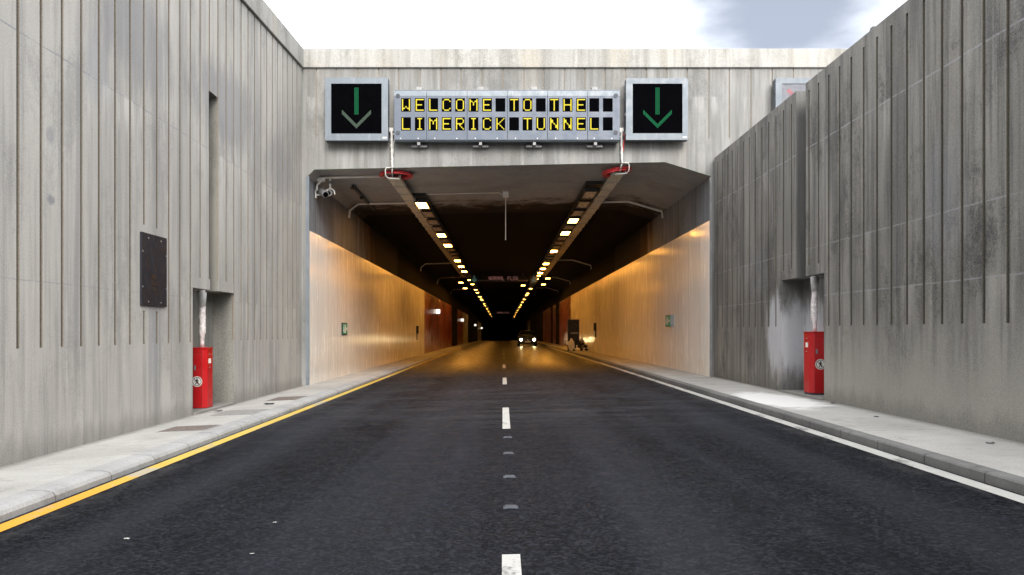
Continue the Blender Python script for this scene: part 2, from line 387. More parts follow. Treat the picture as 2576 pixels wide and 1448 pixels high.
def linepaint(name, col, wear_col, wear=.5, alt=None):
    t = NT(name); X, Y, Z = t.sep()
    c = t.mix(t.rng(t.noise(3,5),.3,.7), tuple(x*.88 for x in col), col)
    if alt: c = t.mix(t.rng(Y, 6.2, 8.6), alt, c)
    w = t.rng(t.math('MULTIPLY_ADD', t.noise(40,4,.7), .3, t.noise(2.2,5,.7,(1,.5,1))),   .68,.80)
    c = t.mix(t.math('MULTIPLY', w, wear), c, wear_col)
    if alt:
        for yc, hw_ in ((7.7,.22),(15.2,.35)):
            k = t.rng(t.math('ADD', t.math('ABSOLUTE', t.math('SUBTRACT', Y, yc)), t.math('MULTIPLY', t.noise(9,4), .3)), hw_+.1, hw_+.2, 1, 0)
            c = t.mix(t.math('MULTIPLY', k, .85), c, (.33,.305,.245))
    t.bump(t.noise(90,3), .3, .003)
    return t.done(c, .6)
M['white_line'] = linepaint('white_road_paint', (.42,.415,.39), (.05,.05,.052), .75)
M['yellow_line'] = linepaint('yellow_road_paint', (.54,.38,.065), (.28,.265,.23), .8, (.56,.28,.016))
M['metal_dark'] = paint('dark_grey_metal', (.017,.018,.0235), .5, .0, .15, spec=.2)
M['black'] = paint('black_plastic', (.012,.012,.013), .4)
M['black_glass'] = paint('black_display_glass', (.0015,.0015,.002), .4, 0, .1, spec=.0)
M['sky_tint_glass'] = paint('sky_tint_display_glass', (.075,.08,.10), .4, 0, .1)  # pale sky reflection put into the base colour of the screen
M['sign_grey'] = paint('pale_grey_sign_paint', (.125,.148,.172), .45, 0, .07, 3, (.24,.25,.27))
M['sign_face'] = paint('blue_grey_sign_paint', (.066,.083,.115), .45, 0, .08, 3)
M['sign_under'] = paint('sign_casing_underside', (.06,.075,.09), .5)
M['disc_grey'] = paint('dark_lens_grey', (.055,.06,.072), .5, spec=.2)
M['steel'] = paint('galvanised_steel', (.20,.20,.20), .5, .2, .15)
M['white_plastic'] = paint('white_conduit_plastic', (.48,.47,.445), .45, 0, .08, 8, (.5,.46,.4))
M['pipe_white'] = paint('white_pipe_enamel', (.80,.78,.75), .45, 0, .06, 8)
M['red'] = paint('red_cabinet_paint', (.42,.006,.008), .38, 0, .05, 1.5, (.36,.02,.02))
M['red_dark'] = paint('red_seam_shadow_gap', (.16,.006,.007), .6)
M['coil_red'] = paint('red_cable_sheath', (.72,.05,.06), .45)
M['wrap'] = paint('foil_wrapped_pole', (.72,.66,.64), .5, 0, .25, 22, (.30,.13,.08))
M['tray'] = paint('perforated_tray_steel', (.62,.56,.46), .6, 0, .3, 40)
M['cover_brown'] = paint('brown_chamber_cover', (.125,.10,.088), .85, 0, .35, 25)
M['cover_grey'] = paint('grey_chamber_cover', (.21,.205,.195), .85, 0, .25, 25)
M['green_face'] = paint('green_sign_face', (.012,.30,.14), .5, spec=.2)
M['paper'] = paint('white_paper', (.75,.72,.66), .8)
M['litter'] = paint('grubby_paper', (.30,.295,.28), .8)
M['lamp_off'] = paint('unlit_lamp_glass', (.50,.43,.37), .3)
M['led_yellow'] = emit('amber_led', (1,.82,.06), .46)
M['led_green'] = emit('green_led', (.01,.33,.12), .34)
M['led_pale'] = emit('pale_green_led', (.30,.42,.31), .26)
M['led_dim'] = emit('dim_green_led', (.25,.5,.4), .12)
M['led_red'] = emit('red_led', (1,.12,.14), .55)
M['led_far'] = emit('far_sign_led', (1,.42,.34), .12)
M['lamp_on'] = emit('lit_sodium_lamp', (1,.42,.06), 27)
M['lamp_white'] = emit('lit_white_box', (1,.9,.75), .8)
M['headlight'] = emit('headlight_glow', (1,.75,.38), 40)
M['plate'] = paint('number_plate_white', (.6,.6,.58), .4)
M['rubber'] = paint('tyre_rubber', (.02,.02,.02), .8)
M['car_paint'] = paint('dark_car_paint', (.006,.0065,.009), .4, 0, spec=.2)
M['car_glass'] = paint('car_window_glass', (.01,.011,.013), .08)
M['chrome'] = paint('chrome_trim', (.6,.6,.6), .15, 1)
M['grass'] = paint('grass', (.05,.09,.025), .9, 0, .4, 3)
M['rubble'] = paint('mixed_rubbish', (.30,.26,.21), .8, 0, .6, 14)

# ---------------------------------------------------------------- ground, road, paths
D = 19.4                                    # portal face
YS = [-40,-30,-20,-12,-8,-4,0,4,8,12,16,19.4,22,26,30,36,42,50,60,72,86,100,118,136,156,178,202,230,262,300]
def strip(pts, ys=YS):
    """loft: pts(y) -> list of (x,z) at that station"""
    mb = MB()
    for a, b in zip(ys[:-1], ys[1:]):
        A, B = pts(a), pts(b)
        for i in range(len(A)-1):
            mb.face([(A[i][0],a,A[i][1]),(A[i+1][0],a,A[i+1][1]),(B[i+1][0],b,B[i+1][1]),(B[i][0],b,B[i][1])])
    return mb
tag(strip(lambda y: [(-3.62,zr(-3.62,y)),(0,zr(0,y)),(3.92,zr(3.92,y))]).build('road', M['asphalt'], org=(0,0,0)), kind='structure')
def lwall(y): return -4.9 if y < D else -4.77
def rwall(y): return 5.14 if y < D else 5.07
KL = lambda y: [(-3.6,zr(-3.6,y)-.05),(-3.605,zr(-3.6,y)+.045),(-3.625,zr(-3.6,y)+.072),(-3.70,zr(-3.6,y)+.088),(-3.84,prof(y)+.018)]
tag(strip(KL).build('kerb', M['kerb'], org=(-3.7,0,0)), kind='structure')
KR = lambda y: [(3.88,zr(3.88,y)-.05),(3.883,zr(3.88,y)+.075),(3.895,zr(3.88,y)+.09),(3.93,zr(3.88,y)+.094),(4.02,prof(y)+.172)]
tag(strip(KR).build('kerb', M['kerb_dark'], org=(3.9,0,0)), kind='structure')
tag(strip(lambda y: [(-3.84,prof(y)+.018),(-5.6,prof(y)-.055)]).build('footpath', M['path'], org=(-4.3,0,0)), kind='structure')
tag(strip(lambda y: [(4.02,prof(y)+.172),(5.75,prof(y)+.205)]).build('footpath', M['path'], org=(4.5,0,0)), kind='structure')
def line(x0, x1, y0, y1, mat, name):
    ys = [y0]+[y for y in YS if y0 < y < y1]+[y1]
    return tag(strip(lambda y: [(x0,zr(x0,y)+.004),(x1,zr(x1,y)+.004)], ys).build(name, mat), kind='structure')
line(-3.555,-3.41,-40,300,M['yellow_line'],'yellow_edge_line')
line(3.69,3.84,-40,300,M['white_line'],'white_edge_line')
y = 1.69-8.86*3
while y < 180:
    line(-.005,.10,y,y+2.92,M['white_line'],'lane_dash'); y += 8.86
# the second carriageway behind the dividing wall, and the land round the cutting
tag(MB().face([(6.0,-40,.12),(16.3,-40,.3),(16.3,D,.3),(6.0,D,.12)]).build('road', M['asphalt']), kind='structure')
g = MB(); zt = lambda y: 7.71-.05*(D-y)
g.face([(-5.6,-40,zt(-40)-.2),(-5.6,D+.6,7.5),(-400,D+.6,7.5),(-400,-40,zt(-40)-.2)])
g.face([(-400,D+.6,7.5),(400,D+.6,7.5),(400,900,7.5),(-400,900,7.5)])
g.face([(16.9,-40,4.7),(400,-40,4.7),(400,D+.6,7.5),(16.9,D+.6,7.5)])
g.face([(-400,-400,-.35),(400,-400,-.35),(400,-40,-.35),(-400,-40,-.35)])
tag(g.build('ground', M['grass'], org=(0,0,0)), kind='structure')

# ---------------------------------------------------------------- relief walls
def relief(mb, us, vs, depth, place, top=None):
    us = sorted(set(round(u,4) for u in us)); 
    nu, nv = len(us)-1, len(vs)-1
    rr = [[depth((us[i]+us[i+1])/2, j) for j in range(nv)] for i in range(nu)]
    for i in range(nu):
        for j in range(nv):
            r, m = rr[i][j]
            q = [(us[i],vs[j]),(us[i+1],vs[j]),(us[i+1],vs[j+1]),(us[i],vs[j+1])]
            mb.face([place(u,v,r) for u, v in q], m)
            if i+1 < nu and rr[i+1][j][0] != r:
                r2, m2 = rr[i+1][j]; mm = m if r > r2 else m2
                mb.face([place(us[i+1],vs[j],r),place(us[i+1],vs[j],r2),place(us[i+1],vs[j+1],r2),place(us[i+1],vs[j+1],r)], mm)
            if j+1 < nv and rr[i][j+1][0] != r:
                r2, m2 = rr[i][j+1]; mm = m if r > r2 else m2
                mb.face([place(us[i],vs[j+1],r),place(us[i+1],vs[j+1],r),place(us[i+1],vs[j+1],r2),place(us[i],vs[j+1],r2)], mm)
        if top is not None:
            r, m = rr[i][nv-1]
            mb.face([place(us[i],vs[nv],r),place(us[i+1],vs[nv],r),place(us[i+1],vs[nv],top),place(us[i],vs[nv],top)], 0)
    return mb
GW = .027
# left retaining wall
lg = [8.437+.403*n for n in range(-80, 27)]
us = [-40, D, 12.56,14.48,13.3,13.7,10.70,11.56]
for q in lg:
    if -40 < q-GW and q+GW < D: us += [q-GW, q+GW]
TOP = 99
vs = [-.4, 1.12, 1.575, 1.985, 2.16, 2.75, 5.31, TOP]
def dl(u, j):
    niche = 12.56 < u < 14.48; slot = 13.3 < u < 13.7
    if niche and j < 3: return (.385, 2)
    if slot and 3 <= j < 6: return (.36, 2)
    gr = any(abs(u-q) < GW for q in lg)
    if gr and j >= 1:
        if 10.70 < u < 11.56 and 2 <= j <= 4: return (0, 0)
        if niche and j < 4: return (0, 0)
        return (.03, 1)
    return (0, 0)
def pl(u, v, r): return (-4.9-r, u, zt(u)-.02 if v == TOP else v)
lw = thing('retaining_wall', (-4.9,0,0), 'tall pale grooved concrete retaining wall with a coping, left of the road', 'wall')
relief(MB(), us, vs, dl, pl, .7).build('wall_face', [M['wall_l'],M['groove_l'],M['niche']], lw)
MB().hexa([(-4.845,-40,zt(-40)),(-4.845,D-.06,zt(D-.06)),(-5.65,D-.06,zt(D-.06)),(-5.65,-40,zt(-40))],
          [(-4.845,-40,zt(-40)+.46),(-4.845,D-.06,zt(D-.06)+.46),(-5.65,D-.06,zt(D-.06)+.46),(-5.65,-40,zt(-40)+.46)]).build('coping', M['coping'], lw, bevel=.012)
# right dividing wall
rg = [2000*5.14/1282.5*0+8.0+.406*n for n in range(-115, 40)]
rg = [5.14*.00003935*2000*n for n in range(-95, 48)]     # .4045 m apart
us = [-40, D-.08, 12.72,14.64,13.49,13.93]
for q in rg:
    if -40 < q-GW and q+GW < D-.1: us += [q-GW, q+GW]
vs = [-.4, 1.38, 2.23, 2.4, 5.34, 5.5]
def dr(u, j):
    niche = 12.72 < u < 14.64; slot = 13.49 < u < 13.93
    if niche and j < 2: return (.385, 2)
    if slot and j >= 2: return (.36, 2)
    gr = any(abs(u-q) < GW for q in rg)
    if gr and 1 <= j < 4:
        if niche and j < 3: return (0, 0)
        return (.032, 1)
    return (0, 0)
rw = thing('dividing_wall', (5.14,0,0), 'dark weathered grooved concrete wall with a level top, right of the road', 'wall')
w_ = relief(MB(), us, vs, dr, lambda u, v, r: (5.14+r, u, v), .86)
w_.face([(6.0,-40,-.4),(6.0,D-.08,-.4),(6.0,D-.08,5.5),(6.0,-40,5.5)])
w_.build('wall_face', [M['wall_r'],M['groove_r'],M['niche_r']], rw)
MB().box(5.62,5.70,D-1.6,D-1.5,5.5,5.56)
c = at(2188,88,11.14); MB().box(5.17,5.23,11.12,11.2,5.495,5.56).box(5.15,5.25,11.14,11.17,5.495,5.52).build('clip', M['black'])
tag(bpy.data.objects['clip'], 'tiny black clip sitting on the top edge of the dark right wall', 'clip')
# far wall of the other carriageway
tag(MB().hexa([(16.3,-40,-.3),(16.3,D-.08,-.3),(16.9,D-.08,-.3),(16.9,-40,-.3)],[(16.3,-40,5.4),(16.3,D-.08,7.7),(16.9,D-.08,7.7),(16.9,-40,5.4)]).build('outer_wall', M['wall_l']),
    'concrete wall on the far side of the hidden second carriageway', 'wall')

# ---------------------------------------------------------------- tunnel: headwall, coping, lining
tn = thing('road_tunnel', (0,D,0), 'concrete road tunnel with a wide rectangular mouth and a dark lamp-lit bore', 'tunnel')
pg = [(738+.4308*v-1265)/F*D for v in (135,250,375,497,615,740,862,980,1100,1225,1345,1462,1582,1700,1820,1940,2060,2180,2300,2425,2545,2670,2795,2920)]
us = [-4.9, 16.3]
for q in pg: us += [q-.017, q+.017]
hw = relief(MB(), us, [5.8,6.0,7.71], lambda u, j: ((.022,1) if j == 1 and any(abs(u-q) < .017 for q in pg) else (0,0)), lambda u, v, r: (u, D+r, v))
hw.face([(-4.9,D,5.8),(16.3,D,5.8),(16.3,D,5.3),(3.96,D,5.42),(-4.60,D,5.24),(-4.9,D,5.24)])
hw.face([(3.96,D,5.42),(16.3,D,5.3),(16.3,D,5.0),(5.07,D,5.08)])
hw.face([(5.07,D,5.08),(16.3,D,5.0),(16.3,D,-.4),(5.07,D,-.4)])
hw.face([(-4.9,D,5.24),(-4.60,D,5.24),(-4.77,D,5.07),(-4.9,D,5.07)])
hw.face([(-4.9,D,5.07),(-4.77,D,5.07),(-4.77,D,-.4),(-4.9,D,-.4)])
hw.build('headwall', [M['portal'],M['groove_p']], tn)
MB().box(-5.7,16.3,D-.06,D+.7,7.712,8.17).build('coping', M['coping'], tn, bevel=.012)
YF = 27.0
def sec(y):
    p = prof(y)
    return [(-4.77,-.4+p),(-4.77,5.07+p),(-4.60,5.24+p),(3.96,5.42+p),(5.07,5.08+p),(5.07,-.4+p)]
YT = [D,22,24.5,YF]; YD = [YF]+[y for y in YS if y > YF]
def lin(ys, i0, i1): return strip(lambda y: sec(y)[i0:i1+1], ys)
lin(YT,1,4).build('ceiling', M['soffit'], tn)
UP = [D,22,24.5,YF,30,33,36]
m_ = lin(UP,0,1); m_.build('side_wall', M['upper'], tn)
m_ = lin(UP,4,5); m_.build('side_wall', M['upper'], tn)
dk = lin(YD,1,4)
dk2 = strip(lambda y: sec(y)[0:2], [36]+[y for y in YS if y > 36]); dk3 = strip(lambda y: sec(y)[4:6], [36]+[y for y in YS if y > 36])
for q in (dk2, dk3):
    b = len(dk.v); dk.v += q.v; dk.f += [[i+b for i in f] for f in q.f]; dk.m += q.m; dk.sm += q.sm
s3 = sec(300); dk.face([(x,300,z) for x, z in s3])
dk.build('dark_lining', M['lining'], tn)  # deep surfaces, coloured near-black for lack of daylight
def clad(x, ztop, y0, y1, mat):
    sgn = 1 if x < 0 else -1
    xi = x+sgn*.03
    ys = [y0]+[q for q in YS if y0 < q < y1]+[y1]
    mb = strip(lambda y: [(xi,-.3+prof(y)),(xi,ztop+prof(y)),(x+sgn*.001,ztop+.012+prof(y))], ys)
    for yy in (y0,y1):
        p = prof(yy); mb.face([(xi,yy,-.3+p),(x,yy,-.3+p),(x,yy,ztop+p),(xi,yy,ztop+p)])
    return mb.build('cladding', mat, tn)
for y0, y1, mm in ((D+.03,48,'clad'),(48.01,74,'clad_red'),(83,95,'clad_red'),(95.01,108,'clad'),(151,175,'clad')): clad(-4.77,3.77,y0,y1,M[mm])
for y0, y1, mm in ((D+.03,59,'clad'),(59.01,71,'clad_red'),(76,80,'clad_red'),(84,100,'clad_red'),(148,160,'clad')): clad(5.07,4.0,y0,y1,M[mm])
MB().box(-4.80,-4.725,D-.012,D+.03,-.02,5.07).build('jamb_trim', M['sign_grey'], tn)
MB().box(5.045,5.10,D-.012,D+.02,.2,5.05).build('jamb_trim', M['steel'], tn)

# ---------------------------------------------------------------- signs over the mouth
FY = 19.05
def dots(mb, cells, y, s):
    for x, z in cells: mb.face([(x-s,y,z-s),(x+s,y,z-s),(x+s,y,z+s),(x-s,y,z+s)])
def lane_sign(px0, px1, py0, py1, sx0, sx1, sy0, sy1, kind, label):
    a, b = at(px0,py1,FY), at(px1,py0,FY); c, d = at(sx0,sy1,FY), at(sx1,sy0,FY)
    t = thing('lane_control_sign', ((a.x+b.x)/2,FY+.2,a.z), label, 'lane sign', 'lane control signs over the tunnel mouth')
    MB().box(a.x,b.x,FY+.03,FY+.24,a.z,b.z).build('housing', M['sign_under'], t, bevel=.01)
    fr = MB()
    o, i = [(a.x,a.z),(b.x,a.z),(b.x,b.z),(a.x,b.z)], [(c.x,c.z),(d.x,c.z),(d.x,d.z),(c.x,d.z)]
    for k in range(4):
        l = (k+1)%4
        fr.hexa([(o[k][0],FY+.028,o[k][1]),(o[l][0],FY+.028,o[l][1]),(i[l][0],FY+.028,i[l][1]),(i[k][0],FY+.028,i[k][1])],
                [(o[k][0],FY,o[k][1]),(o[l][0],FY,o[l][1]),(i[l][0],FY,i[l][1]),(i[k][0],FY,i[k][1])])
    fr.build('frame', M['sign_grey'], t)
    sc = MB().box(c.x,d.x,FY+.018,FY+.027,c.z,d.z).build('screen', M['sky_tint_glass'] if kind == 'cross' else M['black_glass'], t)
    cx, w, h = (c.x+d.x)/2, d.x-c.x, d.z-c.z
    yy = FY+.013; s = .0085; pit = .026
    if kind == 'cross':
        n = int(w*.74/pit)
        for sg in (-1, 1):
            mb = MB()
            for q in range(n+1):
                for k in (-1.5,-.5,.5,1.5):
                    f = (q/n-.5)*w*.74
                    dots(mb, [(cx+sg*(f+k*pit*.7), c.z+h/2+f-k*pit*.7)], yy-.0006*sg, s)
            mb.build('cross_stroke', M['led_red'], t)
    else:
        zc = c.z+h*(1-.085); st = MB()
        for r in range(int(h*.54/pit)+1):
            dots(st, [(cx+(k-1.5)*pit, zc-r*pit) for k in range(4)], yy, s)
        st.build('arrow_shaft', M['led_green'], t)
        hd = MB(); tip = c.z+h*.115
        n = int(w*.29/(pit*.72))
        for q in range(n+1):
            f = q/n*w*.28
            for k in range(4):
                for sg in ((-1,1) if q else (1,)):
                    dots(hd, [(cx+sg*f, tip+f*1.0+k*pit*1.0)], yy, s*.9)
        hd.build('arrow_head', M['led_pale'] if kind == 'pale' else M['led_green'], t)
    for k in (.12,.42,.8):
        MB().box(a.x-.022,a.x-.001,FY+.05,FY+.11,a.z+(b.z-a.z)*k-.04,a.z+(b.z-a.z)*k+.04).build('hinge', M['black'], t)
    MB().box(b.x-.13,b.x-.03,FY-.003,FY-.0005,a.z+.045,a.z+.085).build('maker_plate', M['white_plastic'], t)
    for k in (.15,.85):
        x = a.x+(b.x-a.x)*k
        MB().box(x-.03,x+.03,FY+.241,D,a.z+.1,a.z+.16).build('wall_bracket', M['steel'], t); MB().box(x-.03,x+.03,FY+.241,D,b.z-.16,b.z-.1).build('wall_bracket', M['steel'], t)
        MB().box(x-.02,x+.02,FY+.12,FY+.18,b.z,b.z+.03).build('lifting_lug', M['sign_grey'], t)
lane_sign(817.7,976,196,354,832.8,960,211,336.7,'pale','square lane sign left of the message board, its green arrow tipped with a pale head')
lane_sign(1575,1731,197.5,352.6,1591.6,1717,211,336,'green','square lane sign right of the message board, with an all green down arrow')
lane_sign(1951.5,2108,197,354,1967,2093,211,336,'cross','square lane sign with a red cross, half hidden behind the dark right wall')

FONT = {'W':"10001 10001 10001 10001 10101 11011 10001",'E':"11111 10000 10000 11110 10000 10000 11111",'L':"10000 10000 10000 10000 10000 10000 11111",
'C':"01110 10001 10000 10000 10000 10001 01110",'O':"01110 10001 10001 10001 10001 10001 01110",'M':"10001 11011 10101 10101 10001 10001 10001",
'T':"11111 00100 00100 00100 00100 00100 00100",'H':"10001 10001 10001 11111 10001 10001 10001",'I':"01110 00100 00100 00100 00100 00100 01110",
'R':"11110 10001 10001 11110 10100 10010 10001",'K':"10001 10010 10100 11000 10100 10010 10001",'U':"10001 10001 10001 10001 10001 10001 01110",
'N':"10001 11001 11001 10101 10011 10011 10001",'A':"01110 10001 10001 11111 10001 10001 10001",'F':"11111 10000 10000 11110 10000 10000 10000"}
def glyph(mb, ch, x0, x1, z0, z1, y, th=.62):
    """strokes between neighbouring lit dots, drawn on one plane: squares, with small joints for diagonals"""
    rows = FONT[ch].split(); pw, ph = (x1-x0)/5, (z1-z0)/7
    on = lambda r, c: 0 <= r < 7 and 0 <= c < 5 and rows[r][c] == '1'
    for r in range(7):
        for c in range(5):
            if not on(r,c): continue
            X0, Z1 = x0+c*pw, z1-r*ph
            gx, gz = pw*.19, ph*.2
            a = X0+(0 if on(r,c-1) else gx); b = X0+pw-(0 if on(r,c+1) else gx)
            t_ = Z1-(0 if on(r-1,c) else gz); d = Z1-ph+(0 if on(r+1,c) else gz)
            mb.box(a,b,y,y+.003,d,t_)
            for s in (-1,1):
                if on(r+1,c+s) and not on(r,c+s) and not on(r+1,c):
                    xc, zc = X0+(pw if s > 0 else 0), Z1-ph
                    e = pw*.30
                    mb.prism([(xc-e,zc),(xc,zc-e),(xc+e,zc),(xc,zc+e)], 'y', y-.0015, y+.0005)
a, b = at(991,352.6,FY), at(1560,225.5,FY)
vm = thing('message_sign', ((a.x+b.x)/2,FY+.2,a.z), 'long grey message board with two rows of yellow letters above the tunnel mouth', 'message sign')
MB().box(a.x+.01,b.x-.01,FY+.03,FY+.25,a.z-.03,b.z).build('housing', M['sign_under'], vm, bevel=.01)
cuts = [991,1073,1175,1276.5,1377.3,1478,1560]
zt1, zt0 = at(0,225.5,FY).z, at(0,242,FY).z
zb = a.z
for i in range(6):
    x0, x1 = at(cuts[i],0,FY).x+.006, at(cuts[i+1],0,FY).x-.006
    MB().prism([(FY,zb),(FY+.029,zb),(FY+.029,zt0),(FY,zt0)], 'x', x0, x1).build('door_panel', M['sign_face'], vm, bevel=.004)
    MB().prism([(FY+.001,zt0+.001),(FY+.029,zt0+.001),(FY+.06,zt1),(FY+.035,zt1)], 'x', x0, x1).build('top_flap', M['sign_grey'], vm)
    for k in (.2,.75):
        x = x0+(x1-x0)*k; MB().box(x-.012,x+.012,FY-.006,FY-.0005,zb+.02,zb+.05).build('latch', M['white_plastic'], vm)
sx = lambda v: 738+.4308*v
TXT = ("WELCOME TO THE  ", "LIMERICK TUNNEL ")
xs = [658,738,817,895,973,1052,1131,1209,1289,1367,1445,1523,1601,1680,1757,1836]
for row, (za, zb_) in zip(TXT, ((342,420),(453,530))):
    for ch, xc in zip(row, xs):
        p0, p1 = at(sx(xc-28.5),100.6+.4308*zb_,FY), at(sx(xc+28.5),100.6+.4308*za,FY)
        wdw = MB().box(p0.x,p1.x,FY-.004,FY-.0008,p0.z,p1.z).build('character_window', M['black_glass'], vm)
        if ch != ' ':
            gb = MB(); glyph(gb, ch, p0.x+.014,p1.x-.014,p0.z+.012,p1.z-.012, FY-.0085)
            gb.build('letter', M['led_yellow'], wdw)
for x, z in ((1000.8,242),(1000.8,335),(1549,241.5),(1549,334)):
    c = at(x,z,FY); MB().tube([(c.x,FY-.012,c.z),(c.x,FY-.001,c.z)], .052, 20).build('sensor_disc', M['disc_grey'], vm)
for v in (730,1092,1408,1766):
    c = at(sx(v),0,FY).x; zlo, zhi = at(0,364,FY).z, at(0,219,FY).z
    MB().box(c-.035,c+.035,FY+.06,D,zlo,zlo+.09).box(c-.19,c+.19,FY+.22,D,zlo-.015,zlo+.035).build('lower_bracket', M['steel'], vm)
    MB().box(c-.07,c+.07,FY+.2,D,zhi-.06,zhi+.06).box(c-.17,c-.075,D-.1,D-.02,zhi-.012,zhi+.012).box(c+.075,c+.17,D-.1,D-.02,zhi-.012,zhi+.012).build('upper_bracket', M['steel'], vm)

# ---------------------------------------------------------------- cable trays, coils, cables
def ceil_z(x, y): return 5.337+.021*x+prof(y)
def tray(x0, x1, label):
    t = thing('cable_tray', ((x0+x1)/2,19.7,5.1), label, 'cable tray', 'cable trays under the tunnel ceiling')
    ys = [19.65+.0+q for q in (0,.9,2,3.5,5,7,9,12,16,20,25,30,36)]
    zc = lambda y: ceil_z((x0+x1)/2,y)-.17
    mb = strip(lambda y: [(x0,zc(y)+.07),(x0+.006,zc(y)),(x1-.006,zc(y)),(x1,zc(y)+.07)], ys)
    mb.build('tray_bed', M['tray'], t)
    y = 19.8; 
    while y < 44:
        w = MB().tube([(x0-.025,y,zc(y)+.10),(x0-.02,y,zc(y)+.01),(x0+.01,y,zc(y)-.014),(x1-.01,y,zc(y)-.014),(x1+.02,y,zc(y)+.01),(x1+.025,y,zc(y)+.16)], .011, 6)
        w.build('hoop', M['white_plastic'], t); y += 1.12
    return t
tray(-2.88,-2.57,'perforated steel cable tray along the ceiling, left of the two')
tray(2.74,3.04,'perforated steel cable tray along the ceiling, right of the two')
def rail(x0, x1, y0, y1, label):
    ys = [y0]+[q for q in YS if y0 < q < y1]+[y1]
    zc = lambda y: ceil_z((x0+x1)/2,y)
    mb = strip(lambda y: [(x0,zc(y)-.001),(x0,zc(y)-.09),(x1,zc(y)-.09),(x1,zc(y)-.001)], ys)
    for yy in (y0,y1): mb.face([(x0,yy,zc(yy)-.001),(x0,yy,zc(yy)-.09),(x1,yy,zc(yy)-.09),(x1,yy,zc(yy)-.001)])
    return tag(mb.build('lamp_rail', M['black']), label, 'lamp rail', 'black rails carrying the ceiling lamps')
rail(-2.64,-2.22,22.9,200,'black rail carrying the left row of ceiling lamps')
rail(2.26,2.70,21.6,200,'black rail carrying the right row of ceiling lamps')
def coil(cx, cy, cz, rx, ry, tilt, label):
    mb = MB(); random.seed(int(abs(cx)*100))
    for k in range(7):
        ox, oy, oz, rr = random.uniform(-.02,.02), random.uniform(-.03,.03), k*.011-.03, 1-random.uniform(0,.22)
        pts = [(cx+ox+rx*rr*math.cos(q*2*math.pi/36), cy+oy+ry*rr*math.sin(q*2*math.pi/36), cz+oz+tilt*math.cos(q*2*math.pi/36)) for q in range(36)]
        mb.tube(pts, .016, 6, closed=True)
    return tag(mb.build('cable_coil', M['coil_red']), label, 'cable coil', 'red cable coils at the tray ends')
coil(-2.70,20.0,5.22,.42,.42,-.01,'red cable coil on the end of the left tray, showing both sides of it')
coil(2.86,20.05,5.30,.36,.40,.05,'red cable coil on the end of the right tray, mostly left of it')
def cable_bundle(px, pytop, pybot, xe, label):
    y = D-.09
    p = at(px,pytop,y); q = at(px+2,pybot,y); pts = []; rr = []
    n = 26
    for i in range(n+1):
        f = i/n; v = p.lerp(q,f)
        pts.append((v.x+random.uniform(-.006,.006),y,v.z)); rr.append(.030+random.uniform(-.006,.008))
    t = thing('cable_bundle', (q.x,y,q.z), label, 'cable bundle', 'wrapped cables between the message sign and the trays')
    MB().tube(pts, rr, 9).build('wrapped_cable', M['white_plastic'], t)
    MB().box(p.x-.05,p.x+.05,y-.03,D,p.z-.02,p.z+.07).build('gland_box', M['white_plastic'], t)
    MB().tube([(p.x+.0,y,p.z-.02),(p.x+.09,y+.02,p.z-.12),(p.x+.055,y,p.z-.3),(q.x+.03,y+.01,q.z+.3)], .012, 6).build('loose_lead', M['coil_red'] if xe > 0 else M['white_plastic'], t)
    s = 1 if xe > 0 else -1
    zb = q.z
    MB().tube([(q.x+s*.02,y,zb+.02),(q.x+s*.15,y,zb+.01),(q.x+s*.17,y-.01,zb-.05),(q.x+s*.17,y+.02,zb-.17),(q.x+s*.12,y+.1,zb-.22),(q.x-s*.14,y+.22,zb-.22)], .013, 7).build('end_hoop', M['white_plastic'], t)
    MB().tube([(q.x,y,zb),(q.x-.02,y+.08,zb-.08),(xe,y+.3,zb-.17)], .016, 7).build('tail', M['white_plastic'], t)
cable_bundle(985,330,424,-2.72,'wrapped white cable dropping from the left end of the message board')
cable_bundle(1563,330,412,2.88,'wrapped white cable dropping from the right end of the message board')

# ---------------------------------------------------------------- ceiling lamps
ORD = ['first','second','third','fourth','fifth','sixth','seventh','eighth','ninth','tenth','eleventh','twelfth','thirteenth','fourteenth','fifteenth','sixteenth','seventeenth','eighteenth','nineteenth','twentieth','twenty-first','twenty-second','twenty-third','twenty-fourth','twenty-fifth','twenty-sixth','twenty-seventh','twenty-eighth','twenty-ninth','thirtieth','thirty-first','thirty-second','thirty-third','thirty-fourth','thirty-fifth']
def lamp_proto(glassmat):
    t = thing('tunnel_lamp', (0,0,-50), 'x', 'ceiling lamp', 'lamps along the tunnel ceiling')
    z = -50
    h = MB().box(-.19,.19,-.66,.66,z-.02,z+.05)
    for x0, x1, y0, y1 in ((-.19,-.155,-.66,.66),(.155,.19,-.66,.66),(-.155,.155,-.66,-.57),(-.155,.155,.57,.66)): h.box(x0,x1,y0,y1,z-.05,z-.0205)
    h.build('lamp_housing', M['black'], t)
    MB().box(-.152,.152,-.567,.567,z-.036,z-.0215).build('lamp_glass', glassmat, t)
    MB().box(-.21,-.195,-.4,-.34,z-.03,z+.1).build('hanger', M['steel'], t); MB().box(.195,.21,-.4,-.34,z-.03,z+.1).build('hanger', M['steel'], t)
    return t
protos = {False: lamp_proto(M['lamp_off']), True: lamp_proto(M['lamp_on'])}
used = {False: False, True: False}
def put_lamp(x, y, lit, label, tilt=True):
    p = protos[lit]
    if not used[lit]: o = p; used[lit] = True
    else:
        o = p.copy(); COL.objects.link(o)
        for ch in list(p.children):
            c = ch.copy(); COL.objects.link(c); c.parent = o
    o.location = (x, y, ceil_z(x,y)-.145); o.rotation_euler = (-2*2.8e-5*y if y > 0 else 0, 0, 0)
    o['label'] = label
    return o
def solve_y(py):
    y = 40.0
    for _ in range(60): y = (3.90-2.8e-5*y*y)*F/(833-py)
    return y
